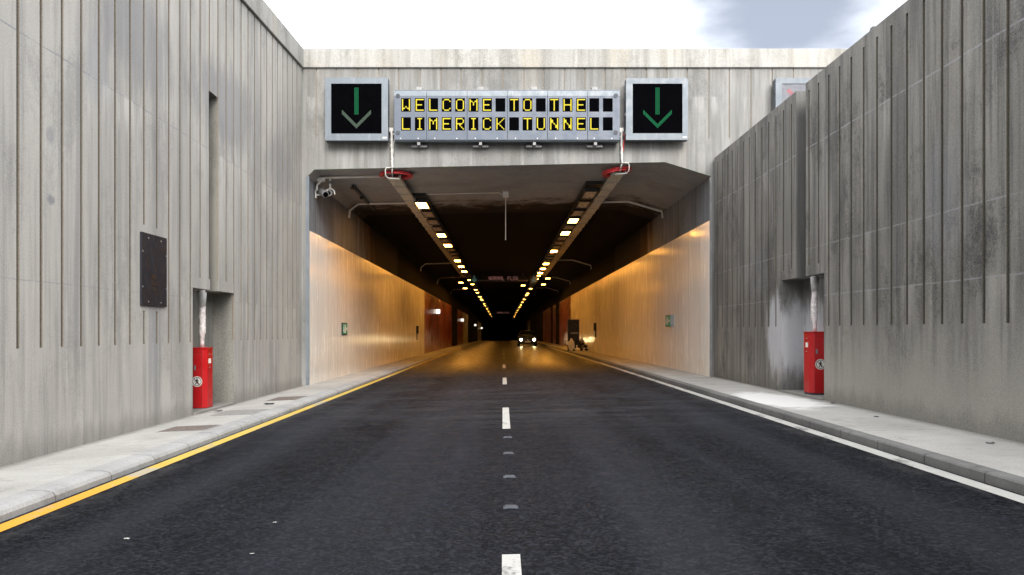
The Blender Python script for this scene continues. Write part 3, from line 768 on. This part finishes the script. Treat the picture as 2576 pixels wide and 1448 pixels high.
rows = {'left': (-2.43, 24.0, 1.86, (0,4,6,10,12,14), 16, (702,713,727,734.5,745,751,754.5,763,768,776,783,790,796)),
        'right': (2.48, 22.8, 1.76, (3,5,9,13,15,17), 18, (694.4,702.8,727,739,743.5,754,761,768,773.6,782,787,792.6,797))}
for side, (x, y0, sp, lit, n, far) in rows.items():
    k = 0
    for i in range(n):
        on = i in lit
        put_lamp(x, y0+i*sp, on, f"{'glowing' if on else 'unlit'} ceiling lamp, {ORD[k]} from the tunnel mouth in the {side} row"); k += 1
    last = y0+n*sp
    for py in far:
        y = solve_y(py)
        if y < last-.3: continue
        put_lamp(x, y, True, f"glowing ceiling lamp far down the bore, {ORD[k]} from the mouth in the {side} row").scale = (.85, .6, 1); k += 1; last = y+1.4
for (px, py, lab) in ((1159.5,708,'glowing lamp left of the left row, nearer of the two stray ones there'),(1170,722.6,'glowing lamp left of the left row, farther of the two stray ones there'),
                      (1378,702,'glowing lamp right of the right row, nearer of the two stray ones there'),(1367,717,'glowing lamp right of the right row, farther of the two stray ones there'),(1316,718.5,'single glowing lamp between the two rows, beyond the far overhead sign')):
    y = solve_y(py); put_lamp((px-1265)/F*y, y, True, lab)

# ---------------------------------------------------------------- conduits, cameras, ceiling hardware
def conduit(pts, r, label, name='conduit', mat=None):
    return tag(MB().tube(pts, r, 9).build(name, mat or M['pipe_white']), label, 'pipe', 'pale conduits across the tunnel')
def cz(x, y, d=.05): return ceil_z(x,y)-d
y1 = 20.15
t = thing('conduit', (-4.5,y1,5.1), 'pale conduit with a junction box across the ceiling just inside the mouth', 'pipe', 'pale conduits across the tunnel')
MB().tube([(-2.9,y1,cz(-2.9,y1)),(-4.5,y1,cz(-4.5,y1)),(-4.70,y1,cz(-4.5,y1)-.17),(-4.72,y1,4.86)], .028, 9).build('pipe_run', M['pipe_white'], t)
MB().box(-4.70,-4.50,y1-.07,y1+.06,5.08,5.18).build('junction_box', M['pipe_white'], t, bevel=.008)
def left_conduit(y, x_in, label): conduit([(x_in,y,cz(x_in,y)),(-4.42,y,cz(-4.42,y)),(-4.68,y,cz(-4.42,y)-.20),(-4.70,y,cz(-4.42,y)-.42)], .032, label)
def right_conduit(y, x_in, label): conduit([(x_in,y,cz(x_in,y)),(3.93,y,cz(3.93,y,.055)),(4.98,y,5.06+prof(y)),(5.0,y,4.85+prof(y))], .034, label)
left_conduit(24.3,-2.3,'pale conduit with a bent end on the left, second from the mouth'); right_conduit(24.9,2.3,'bright pale conduit that follows the sloping ceiling on the right')
left_conduit(45.5,-3.0,'dim pale conduit on the left above the golden wall, deep inside'); right_conduit(45.0,3.0,'dim pale conduit on the right, just before the far overhead sign')
left_conduit(57,-3.0,'faint conduit on the left, level with the far overhead sign'); right_conduit(59,3.0,'faint conduit on the right, just behind the far overhead sign')
left_conduit(72,-2.9,'faintest conduit on the left, behind the far overhead sign'); right_conduit(72,3.0,'faintest conduit on the right, well behind the far overhead sign')
# bullet camera facing the road users, on a drop pole
c = at(830.5,487,20.2)
t = thing('security_camera', (c.x,20.2,5.2), 'white camera on a short drop pole, its round glass facing out of the tunnel', 'camera', 'cameras in the top left of the mouth')
MB().tube([(c.x,20.2,ceil_z(c.x,20.2)),(c.x,20.2,c.z+.13)], .026, 9).build('drop_pole', M['pipe_white'], t)
MB().tube([(c.x,20.2,ceil_z(c.x,20.2)-.13),(c.x,20.2,ceil_z(c.x,20.2)-.2)], .042, 9).build('pole_joint', M['steel'], t)
MB().tube([(c.x-.115,20.2,c.z-.03)]+[(c.x+.115*math.cos(R(180-q)),20.2,c.z+.115*math.sin(R(180-q))) for q in range(0,181,20)]+[(c.x+.115,20.2,c.z-.03)], .017, 7).build('yoke', M['pipe_white'], t)
MB().tube([(c.x,20.05,c.z-.02),(c.x,20.09,c.z-.02),(c.x,20.12,c.z-.01),(c.x,20.42,c.z+.05)], [.07,.082,.08,.075], 16).build('camera_body', M['steel'], t)
MB().tube([(c.x,20.035,c.z-.022),(c.x,20.049,c.z-.02)], .05, 14).build('lens', M['black_glass'], t)
a, b = at(803,475,20.3), at(821,494,20.0)
t = thing('security_camera', (-4.74,20.3,a.z), 'grey camera barrel on a side arm from the left wall, pointing down to the right', 'camera', 'cameras in the top left of the mouth')
dv = Vector((.18,-.32,-.14)); mid = (a+b)/2
MB().tube([mid-dv*.62,mid-dv*.55,mid+dv*.6,mid+dv*.66], [.085,.1,.09,.08], 14).build('camera_body', M['steel'], t)
MB().tube([mid+dv*.661,mid+dv*.70], .065, 14).build('lens', M['black_glass'], t)
p = at(789,491,20.25); MB().tube([(-4.77,20.25,p.z),(mid.x-.02,20.25,p.z),(mid.x-.02,20.22,p.z+.06)], .02, 8).box(-4.768,-4.745,20.2,20.3,p.z-.08,p.z+.12).build('side_arm', M['pipe_white'], t)
# short dark duct with two black clamps
d0, d1 = 21.4, 25.6
t = thing('cable_duct', (-4.05,d0,5.2), 'short dark duct with two black clamps on the ceiling at the left', 'duct')
mb = MB(); mb.hexa([(-4.07,d0,cz(-4.05,d0,.07)),(-4.0,d0,cz(-4.05,d0,.07)),(-4.1,d1,cz(-4.1,d1,.07)),(-4.17,d1,cz(-4.1,d1,.07))],[(-4.07,d0,cz(-4.05,d0,.002)),(-4.0,d0,cz(-4.05,d0,.002)),(-4.1,d1,cz(-4.1,d1,.002)),(-4.17,d1,cz(-4.1,d1,.002))]).build('duct_body', M['disc_grey'], t)
for yy, xx in ((21.45,-4.03),(23.0,-4.07)): MB().box(xx-.05,xx+.05,yy-.12,yy+.12,cz(xx,yy,.13),cz(xx,yy,.073)).build('clamp', M['black'], t)
# hanging rod under a junction box
yb = 23.0; c = at(1272,484,yb); zc_ = ceil_z(c.x,yb)
t = thing('hanging_rod', (c.x,yb,zc_), 'thin pale rod hanging from a white box in the middle of the ceiling', 'rod')
MB().box(c.x-.085,c.x+.085,yb-.08,yb+.08,zc_-.16,zc_-.001).build('mounting_box', M['pipe_white'], t, bevel=.01)
MB().tube([(c.x,yb,zc_-.16),(c.x,yb,3.93)], .0125, 7).build('rod', M['pipe_white'], t)
conduit([(-2.55,yb,cz(-2.55,yb,.03)),(c.x-.2,yb,cz(c.x,yb,.03)),(c.x-.086,yb,zc_-.09)], .011, 'thin conduit running from the left lamp row to the white ceiling box')

# ---------------------------------------------------------------- far overhead signs
def far_sign(y, text, arrows, label):
    p = prof(y); zc_ = 5.0+p; hw_ = 1.75; th = .19
    t = thing('overhead_sign', (0,y,zc_-.25), label, 'overhead sign', 'overhead signs inside the bore')
    MB().box(-hw_,hw_,y,y+.25,zc_-.21,zc_+.21).build('casing', M['metal_dark'], t, bevel=.01)
    MB().box(-hw_,-1.02,y-.008,y-.001,zc_-.17,zc_-.09).build('pale_strip', M['steel'], t); MB().box(1.02,hw_,y-.008,y-.001,zc_-.17,zc_-.12).build('pale_strip', M['steel'], t)
    for x in (-1.4,1.4): MB().box(x-.04,x+.04,y+.08,y+.16,zc_+.211,ceil_z(x,y)-.001).build('hanger', M['steel'], t)
    if text:
        n = len(text); w = 2.05/n; mb = MB()
        for i, ch in enumerate(text):
            if ch == ' ': continue
            x0 = -.98+i*w
            glyph(mb, ch, x0+.01, x0+w-.03, zc_-.12, zc_+.15, y-.008)
        mb.build('lettering', M['led_far'], t)
    for x in arrows:
        o = thing('lane_arrow_sign', (x,y,zc_-.2), 'small dim lane sign with a green arrow, %s the far overhead sign' % ('left of' if x < 0 else 'right of'), 'lane sign', 'lane arrows inside the bore')
        MB().box(x-.26,x+.26,y,y+.12,zc_-.26,zc_+.23).build('casing', M['black'], o)
        MB().box(x-.03,x+.03,y+.02,y+.09,zc_+.231,ceil_z(x,y)-.001).build('hanger', M['steel'], o)
        mb = MB().box(x-.02,x+.02,y-.004,y-.001,zc_-.08,zc_+.2)
        mb.prism([(x-.17,zc_-.05),(x,zc_-.24),(x+.17,zc_-.05),(x+.13,zc_-.02),(x,zc_-.165),(x-.13,zc_-.02)], 'y', y-.009, y-.005)
        mb.build('arrow', M['led_dim'], o)
far_sign(55,'NORMAL FLOW',(-1.98,2.13),'far overhead sign with the dim red words normal flow')
far_sign(139,'NORMAL FLOW',(),'farthest overhead sign, a tiny row of red lettering deep in the bore')

# ---------------------------------------------------------------- wall signs and boxes in the bore
def exit_sign(x, y, z, label):
    s = 1 if x < 0 else -1
    t = thing('emergency_sign', (x,y,z), label, 'emergency sign', 'green signs on the tunnel walls')
    xf = x+s*(.035 if x < 0 else .10)
    MB().box(min(x,xf),max(x,xf),y-.36,y+.36,z-.18,z+.18).build('casing', M['steel'] if s < 0 else M['metal_dark'], t, bevel=.008)
    xg = xf+s*.004
    MB().box(min(xf+s*.0008,xg),max(xf+s*.0008,xg),y-.33,y+.33,z-.15,z+.15).build('green_face', M['green_face'], t)
    mb = MB(); xa, xb = xg+s*.001, xg+s*.004
    def pr(poly): mb.prism([(y+q[0]*s, z+q[1]) for q in poly], 'x', xa, xb)
    pr([(-.25,.06),(-.17,.06),(-.15,0),(-.10,-.12),(-.14,-.12),(-.19,-.03),(-.24,-.10),(-.28,-.08),(-.22,.0)])     # running figure
    pr([(-.20,.075),(-.15,.075),(-.15,.12),(-.20,.12)])
    pr([(-.05,-.12),(.06,-.12),(.06,.12),(-.05,.12)])                                                              # doorway
    pr([(.12,.02),(.22,.02),(.22,.07),(.30,0),(.22,-.07),(.22,-.02),(.12,-.02)])                                   # arrow
    mb.build('pictogram', M['paper'], t)
exit_sign(-4.739,23.7,at(0,828,23.7).z,'green emergency sign low on the left cream wall')
exit_sign(5.039,23.8,at(0,808,23.8).z,'green emergency sign with a pale edge low on the right cream wall')
for i, (y, lab) in enumerate(((56,'nearest lit white square sign on the left wall'),(90,'lit white square sign on the left wall beyond the nearest one'),(132,'small lit white sign far down the left wall'),(173,'tiniest lit white sign at the far end of the left wall'))):
    z = 2.75+prof(y); t = thing('lit_sign', (-4.7,y,z), lab, 'lit sign', 'lit white signs along the left wall')
    MB().box(-4.739,-4.40,y,y+.09,z-.17,z+.17).build('casing', M['black'], t)
    MB().box(-4.72,-4.42,y-.012,y-.001,z-.15,z+.15).build('lit_face', M['lamp_white'], t)
    MB().prism([(-4.62,z+.02),(-4.56,z+.09),(-4.50,z+.02),(-4.55,z+.02),(-4.55,z-.08),(-4.59,z-.08),(-4.59,z+.02)], 'y', y-.016, y-.013).build('arrow_mark', M['metal_dark'], t)
for x, y, z, lab in ((-4.739,43.6,1.35,'small dark call box on the left golden wall'),(5.039,43.0,1.5,'small dark call box on the right golden wall')):
    s = 1 if x < 0 else -1; t = thing('call_box', (x,y,z-.3), lab, 'call box', 'dark call boxes on the walls')
    MB().box(min(x,x+s*.12),max(x,x+s*.12),y-.13,y+.13,z-.2,z+.22).build('casing', M['metal_dark'], t, bevel=.01)
    MB().box(min(x,x+s*.06),max(x,x+s*.06),y-.05,y+.05,z-.55,z-.2005).build('cable_cover', M['disc_grey'], t)

# ---------------------------------------------------------------- black hatch on the left wall
yA, yB, zA, zB = 10.73, 11.53, 1.645, 2.64
t = thing('hatch_panel', (-4.9,(yA+yB)/2,zA), 'dark grey metal hatch with black vent slots on the pale left wall', 'hatch')
MB().box(-4.898,-4.872,yA,yB,zA,zB).build('cover_plate', M['metal_dark'], t, bevel=.004)
vb = MB()
for z0, w in ((1.86,.10),(1.94,.18),(2.02,.16)):
    vb.box(-4.8715,-4.868,11.10-w/2,11.10+w/2,z0,z0+.055)
vb.build('vent_slot', M['black'], t)
for yy, zz in ((10.93,2.575),(11.33,2.575),(10.93,1.70),(11.33,1.70),(10.755,1.90),(11.505,1.90),(10.755,2.38),(11.505,2.38)):
    MB().tube([(-4.872,yy,zz),(-4.866,yy,zz)], .012, 8).build('screw', M['steel'], t)

# ---------------------------------------------------------------- barriers in the niches
def barrier(xf, xb, y0, y1, z0, z1, cxs, zs, label, arm_label):
    s = 1 if xb < xf else -1           # road lies towards +x for the left one
    lo, hi = min(xf,xb), max(xf,xb)
    t = thing('traffic_barrier', ((lo+hi)/2,(y0+y1)/2,z0), label, 'barrier', 'raised barriers in the wall niches')
    e = .065
    poly = [(lo+e,y0),(hi-e,y0),(hi,y0+e),(hi,y1),(lo,y1),(lo,y0+e)]
    cab = MB().prism(poly, 'z', z0+.03, z1).build('cabinet', M['red'], t, bevel=.008)
    MB().box(lo+.01,hi-.01,y0+.01,y1-.01,z0-.1,z0+.0295).build('plinth', M['disc_grey'], t)
    MB().prism([(lo+e-.008,y0-.008),(hi-e+.008,y0-.008),(hi+.008,y0+e-.008),(hi+.008,y1),(lo-.008,y1),(lo-.008,y0+e-.008)], 'z', z1+.0005, z1+.018).build('lid', M['red'], t)
    yy = y0-.0006
    disc = MB().tube([(cxs,yy-.003,zs),(cxs,yy,zs)], .088, 28).build('warning_disc', M['paper'], t)
    ring = MB(); n = 32
    for i in range(n):
        a, b = 2*math.pi*i/n, 2*math.pi*(i+1)/n
        P = lambda r, q, d: (cxs+r*math.cos(q), yy-d, zs+r*math.sin(q))
        ring.face([P(.066,a,.0045),P(.076,a,.0045),P(.076,b,.0045),P(.066,b,.0045)])
    ring.build('ring', M['black'], disc)
    man = MB()
    def pr(pts): man.prism([(cxs+q[0]*.9,zs+q[1]*.9) for q in pts], 'y', yy-.006, yy-.0035)
    pr([(-.012,.040),(.012,.040),(.014,.060),(-.010,.060)])
    pr([(-.014,.036),(.014,.036),(.034,.002),(.024,-.002),(.014,.016),(.012,-.012),(.032,-.058),(.018,-.058),(.0,-.018),(-.022,-.058),(-.036,-.052),(-.014,-.008),(-.012,.014),(-.030,-.006),(-.038,.002)])
    man.prism([(cxs-.05,zs+.044),(cxs-.044,zs+.05),(cxs+.05,zs-.044),(cxs+.044,zs-.05)], 'y', yy-.0085, yy-.0065)
    man.build('crossed_walker', M['black'], disc)
    dx0, dx1, dz0, dz1 = lo+e+.004, hi-e-.004, z0+.09, z1-.06
    dm = MB()
    for a0, a1, b0, b1 in ((dx0,dx1,dz0,dz0+.005),(dx0,dx1,dz1-.005,dz1),(dx0,dx0+.005,dz0+.005,dz1-.005),(dx1-.005,dx1,dz0+.005,dz1-.005)): dm.box(a0,a1,y0-.0016,y0-.0002,b0,b1)
    dm.build('door_seam', M['red_dark'], t)
    MB().box(dx0+.02,dx0+.045,y0-.012,y0-.0003,z1-.36,z1-.28).build('door_lock', M['steel'], t)
    # label and bolts on the road side
    xr = xf
    MB().box(min(xr,xr+s*.003),max(xr,xr+s*.003),y0+.12,y0+.22,z1-.25,z1-.17).build('side_label', M['paper'], t)
    for zz in (z1-.1,z1-.32): MB().tube([(xr,y0+.17,zz),(xr+s*.008,y0+.17,zz)], .011, 8).build('bolt', M['chrome'], t)
    # raised arm wrapped in foil
    xa = (lo+hi)/2+s*.02; ya = (y0+y1)/2; pts = []; rr = []
    n = 44; random.seed(3 if s > 0 else 5)
    for i in range(n+1):
        z = z1+.02+(4.75-z1)*i/n; wr = .25 < (z-z1) < .75
        pts.append((xa+(random.uniform(-.004,.004) if wr else 0)+.008*s*math.sin(i*.35)*(1 if wr else 0), ya, z)); rr.append(.052+random.uniform(-.004,.006) if wr else (.036 if z-z1 < .25 else .05))
    arm = MB().tube(pts, rr, 10).build('barrier_arm', M['wrap'], t)
    MB().tube([(xa,ya,z1+.70),(xa,ya,z1+.95)], [.056,.075], 12).build('arm_collar', M['white_plastic'], arm)
barrier(-4.985,-5.27,13.35,13.66,-.03,1.0,-5.135,.448,'red barrier cabinet with a wrapped upright pole in the left wall niche','')
barrier(5.20,5.50,13.43,13.74,.215,1.27,5.365,.735,'red barrier cabinet with a wrapped upright pole in the right wall niche','')
tag(MB().box(-5.283,-4.86,12.6,14.47,-.06,-.005).build('plinth', M['path']), 'low pale concrete base under the red barrier at the left', 'base', 'bases under the barriers')
tag(MB().box(5.08,5.523,12.74,14.62,.16,.215).build('plinth', M['path']), 'low pale concrete base under the red barrier at the right', 'base', 'bases under the barriers')

# ---------------------------------------------------------------- covers, studs, scraps
def cover(x0, x1, y0, y1, mat, label):
    zc_ = lambda x: .018-(-3.84-x)*.0415
    t = thing('chamber_cover', ((x0+x1)/2,(y0+y1)/2,zc_(x0)), label, 'cover', 'covers in the left footpath')
    f = lambda x, q: zc_(min(x,-3.84))+q
    MB().hexa([(x0,y0,f(x0,-.02)),(x1,y0,f(x1,-.02)),(x1,y1,f(x1,-.02)),(x0,y1,f(x0,-.02))],[(x0,y0,f(x0,.006)),(x1,y0,f(x1,.006)),(x1,y1,f(x1,.006)),(x0,y1,f(x0,.006))]).build('cover_slab', mat, t)
    fr = MB(); w = .025
    for a0, a1, b0, b1 in ((x0-w,x1+w,y0-w,y0-.001),(x0-w,x1+w,y1+.001,y1+w),(x0-w,x0-.001,y0,y1),(x1+.001,x1+w,y0,y1)):
        fr.hexa([(a0,b0,f(a0,-.02)),(a1,b0,f(a1,-.02)),(a1,b1,f(a1,-.02)),(a0,b1,f(a0,-.02))],[(a0,b0,f(a0,.004)),(a1,b0,f(a1,.004)),(a1,b1,f(a1,.004)),(a0,b1,f(a0,.004))])
    fr.build('cover_frame', M['kerb'], t)
cover(-4.45,-3.86,10.24,10.83,M['cover_brown'],'brown square chamber cover in the left footpath, nearest to the viewer')
cover(-4.5,-3.86,12.15,13.0,M['cover_grey'],'pale grey chamber cover in the left footpath beside the red barrier')
cover(-4.4,-3.86,14.7,15.6,M['cover_brown'],'brown chamber cover in the left footpath beyond the red barrier')
def stud(y, label):
    z = zr(.06,y)+.001
    t = thing('road_stud', (.06,y,z), label, 'road stud', 'studs along the lane line')
    MB().hexa([(.0,y-.05,z-.004),(.12,y-.05,z-.004),(.12,y+.05,z-.004),(.0,y+.05,z-.004)],[(.022,y-.03,z+.011),(.098,y-.03,z+.011),(.098,y+.03,z+.011),(.022,y+.03,z+.011)]).build('stud_body', M['disc_grey'], t)
    MB().hexa([(.03,y-.052,z+.002),(.09,y-.052,z+.002),(.09,y-.046,z+.002),(.03,y-.046,z+.002)],[(.036,y-.040,z+.012),(.084,y-.040,z+.012),(.084,y-.036,z+.012),(.036,y-.036,z+.012)]).build('reflector', M['disc_grey'], t)
for y, l in ((5.86,'small worn road stud nearest to the viewer on the lane line'),(7.08,'small worn road stud, second from the viewer on the lane line'),(8.44,'small worn road stud, third from the viewer on the lane line'),(9.7,'small worn road stud just before the middle lane dash')): stud(y,l)
def scrap(x, y, z, s, label, mat, cat='scrap'):
    random.seed(int(x*1000+y*77)); mb = MB(); n = 5; P = {}
    for i in range(n+1):
        for j in range(n+1): P[i,j] = (x+(i/n-.5)*s*1.3, y+(j/n-.5)*s, z+.004+random.uniform(0,.22*s))
    for i in range(n):
        for j in range(n):
            if (i,j) in ((0,0),(n-1,0),(0,n-1)): continue
            mb.face([P[i,j],P[i+1,j],P[i+1,j+1],P[i,j+1]])
    tag(mb.build('litter_scrap', mat), label, cat, 'scraps of litter')
q = lambda px, py, zz=1.3: ((px-1265)/(py-833)*zz, zz*F/(py-833))
x, y = q(319,1358,1.35); scrap(x,y,zr(x,y),.028,'white scrap of litter on the dark road at the lower left',M['litter'])
x, y = q(691,1312,1.32); scrap(x,y,zr(x,y),.02,'pale scrap on the road, left of the nearest road stud',M['litter'])
x, y = q(634,1391,1.32); scrap(x,y,zr(x,y),.02,'small white scrap on the road near the lower edge of the view',M['litter'])
x, y = q(677,1018,1.3); scrap(x,y,-.005,.13,'dark crumpled scrap on the left footpath by the farthest cover',M['metal_dark'])
x, y = q(548,1036,1.31); scrap(x,y,-.012,.10,'crumpled dark and white scrap on the left footpath below the red barrier',M['disc_grey'])
x, y = q(2095,1016,1.11); scrap(x,y,.19,.06,'dark scrap on the right footpath at the niche corner',M['disc_grey'])
x, y = q(2205,1050,1.115); scrap(x,y,.185,.05,'dark scrap in the middle of the right footpath',M['disc_grey'])
x, y = q(2492,1118,1.12); scrap(x,y,.185,.06,'dark scrap on the right footpath close to the frame edge',M['disc_grey'])
x, y = q(1848,952,1.11); scrap(x,y,.2,.16,'pale lump of mortar on the right footpath at the tunnel corner',M['paper'])

# ---------------------------------------------------------------- board, sack and rubbish heap on the right footpath
yb = 47.0; zb = .17+prof(yb)
t = thing('notice_board', (4.15,yb,zb), 'tall dark board with a pale band standing on the right footpath deep inside', 'board')
MB().box(3.87,4.48,yb,yb+.05,zb,zb+1.83).build('panel', M['metal_dark'], t)
MB().box(3.83,3.869,yb-.02,yb+.07,zb,zb+1.86).box(4.481,4.52,yb-.02,yb+.07,zb,zb+1.86).box(3.87,4.48,yb-.02,yb+.07,zb+1.831,zb+1.86).build('frame', M['black'], t)
MB().box(4.02,4.46,yb-.008,yb-.001,zb+1.02,zb+1.10).build('pale_band', M['steel'], t)
MB().tube([(4.10,yb-.01,zb+1.38),(4.13,yb-.01,zb+1.55),(4.25,yb-.01,zb+1.62),(4.37,yb-.01,zb+1.55),(4.40,yb-.01,zb+1.40)], .022, 6).tube([(4.26,yb-.01,zb+1.25),(4.26,yb-.01,zb+1.45)], .018, 6).build('symbol', M['disc_grey'], t)
def lump(cx, cy, cz_, sx_, sy_, sz_, seed, mb, m=0):
    random.seed(seed); b = len(mb.v); nu, nv = 9, 6
    for j in range(nv+1):
        for i in range(nu):
            th, ph = 2*math.pi*i/nu, math.pi*j/nv; k = random.uniform(.7,1.15)
            mb.v.append(Vector((cx+sx_*math.sin(ph)*math.cos(th)*k, cy+sy_*math.sin(ph)*math.sin(th)*k, max(zb-.0, cz_+sz_*math.cos(ph)*k))))
    for j in range(nv):
        for i in range(nu):
            l=(i+1)%nu; mb.f.append([b+j*nu+i,b+j*nu+l,b+(j+1)*nu+l,b+(j+1)*nu+i]); mb.m.append(m); mb.sm.append(False)
mb = MB(); lump(4.02,yb-.2,zb+.36,.2,.14,.38,4,mb)
tag(mb.build('sack', M['paper']), 'pale sack slumped against the foot of the dark board', 'sack')
mb = MB(); random.seed(11)
cs = [(4.62+random.uniform(-.28,.32)*(1-h), yb-.15+random.uniform(-.25,.25)*(1-h), zb+.08+h*.62, random.choice((0,1,1,2))) for h in [random.random()**1.7 for _ in range(70)]]
for i, (x, y, z, m) in enumerate(cs): lump(x,y,z,.14,.12,.10,50+i,mb,m)
tag(mb.build('rubbish_heap', [M['rubble'],M['metal_dark'],M['paper']]), 'pointed heap of mixed rubbish on the right footpath beside the dark board', 'rubbish heap', kind='stuff')

# ---------------------------------------------------------------- oncoming car
def car(cx, y0, label):
    z0 = zr(cx,y0)
    t = thing('car', (cx,y0+2.1,z0), label, 'car')
    def loft(secs, mat, name, m=0):
        mb = MB(); rings = []
        for (y, w0, w1, za, zb_) in secs:
            b = len(mb.v); h = zb_-za
            for sx_, fz in ((-w0,0),(-w0*1.02,.35),(-(w0+w1)/2,.75),(-w1*.93,.97),(w1*.93,.97),((w0+w1)/2,.75),(w0*1.02,.35),(w0,0)):
                mb.v.append(Vector((cx+sx_, y0+y, z0+za+h*fz)))
            rings.append(b)
        for a, b in zip(rings[:-1], rings[1:]):
            for k in range(8):
                l=(k+1)%8; mb.f.append([a+k,a+l,b+l,b+k]); mb.m.append(0); mb.sm.append(k not in (7,))
        for r in (rings[0], rings[-1]): mb.f.append([r+k for k in range(8)]); mb.m.append(0); mb.sm.append(False)
        return mb.build(name, mat, t)
    loft([(0,.70,.66,.28,.66),(.12,.82,.76,.22,.74),(.6,.86,.78,.2,.84),(1.25,.87,.80,.2,.93),(2.4,.87,.81,.2,.95),(3.6,.86,.80,.2,.96),(4.1,.82,.74,.24,.9),(4.2,.72,.66,.3,.8)], M['car_paint'], 'body')
    loft([(1.15,.74,.72,.90,.96),(1.9,.74,.58,.90,1.42),(2.5,.74,.57,.90,1.47),(3.2,.74,.56,.90,1.42),(3.9,.72,.64,.88,1.0)], M['car_paint'], 'cabin')
    MB().face([(cx-.68,y0+1.21,z0+.985),(cx+.68,y0+1.21,z0+.985),(cx+.53,y0+1.83,z0+1.40),(cx-.53,y0+1.83,z0+1.40)]).build('windscreen', M['car_glass'], t)
    for s in (-1,1):
        MB().tube([(cx+s*.58,y0-.03,z0+.60),(cx+s*.58,y0+.0,z0+.60),(cx+s*.58,y0+.12,z0+.61)], [.085,.10,.10], 14).build('headlight', M['headlight'], t)
        MB().box(cx+s*.90-.09,cx+s*.90+.09,y0+1.35,y0+1.45,z0+.92,z0+1.04).build('mirror', M['car_paint'], t, bevel=.02)
        for yy in (.75,3.3):
            w = MB().tube([(cx+s*.68,y0+yy,z0+.31),(cx+s*.70,y0+yy,z0+.31),(cx+s*.84,y0+yy,z0+.31),(cx+s*.87,y0+yy,z0+.31)], [.29,.31,.31,.28], 20).build('wheel', M['rubber'], t)
            MB().tube([(cx+s*.871,y0+yy,z0+.31),(cx+s*.885,y0+yy,z0+.31)], .19, 14).build('rim', M['steel'], w)
    MB().box(cx-.26,cx+.26,y0-.045,y0-.03,z0+.36,z0+.47).build('number_plate', M['plate'], t)
    MB().box(cx-.35,cx+.35,y0-.028,y0+.05,z0+.52,z0+.64).build('grille', M['black'], t)
    MB().box(cx-.05,cx+.05,y0-.04,y0-.029,z0+.56,z0+.61).build('badge', M['chrome'], t)
car(2.22,71.0,'dark car with both headlights on, driving out of the tunnel in the right lane')
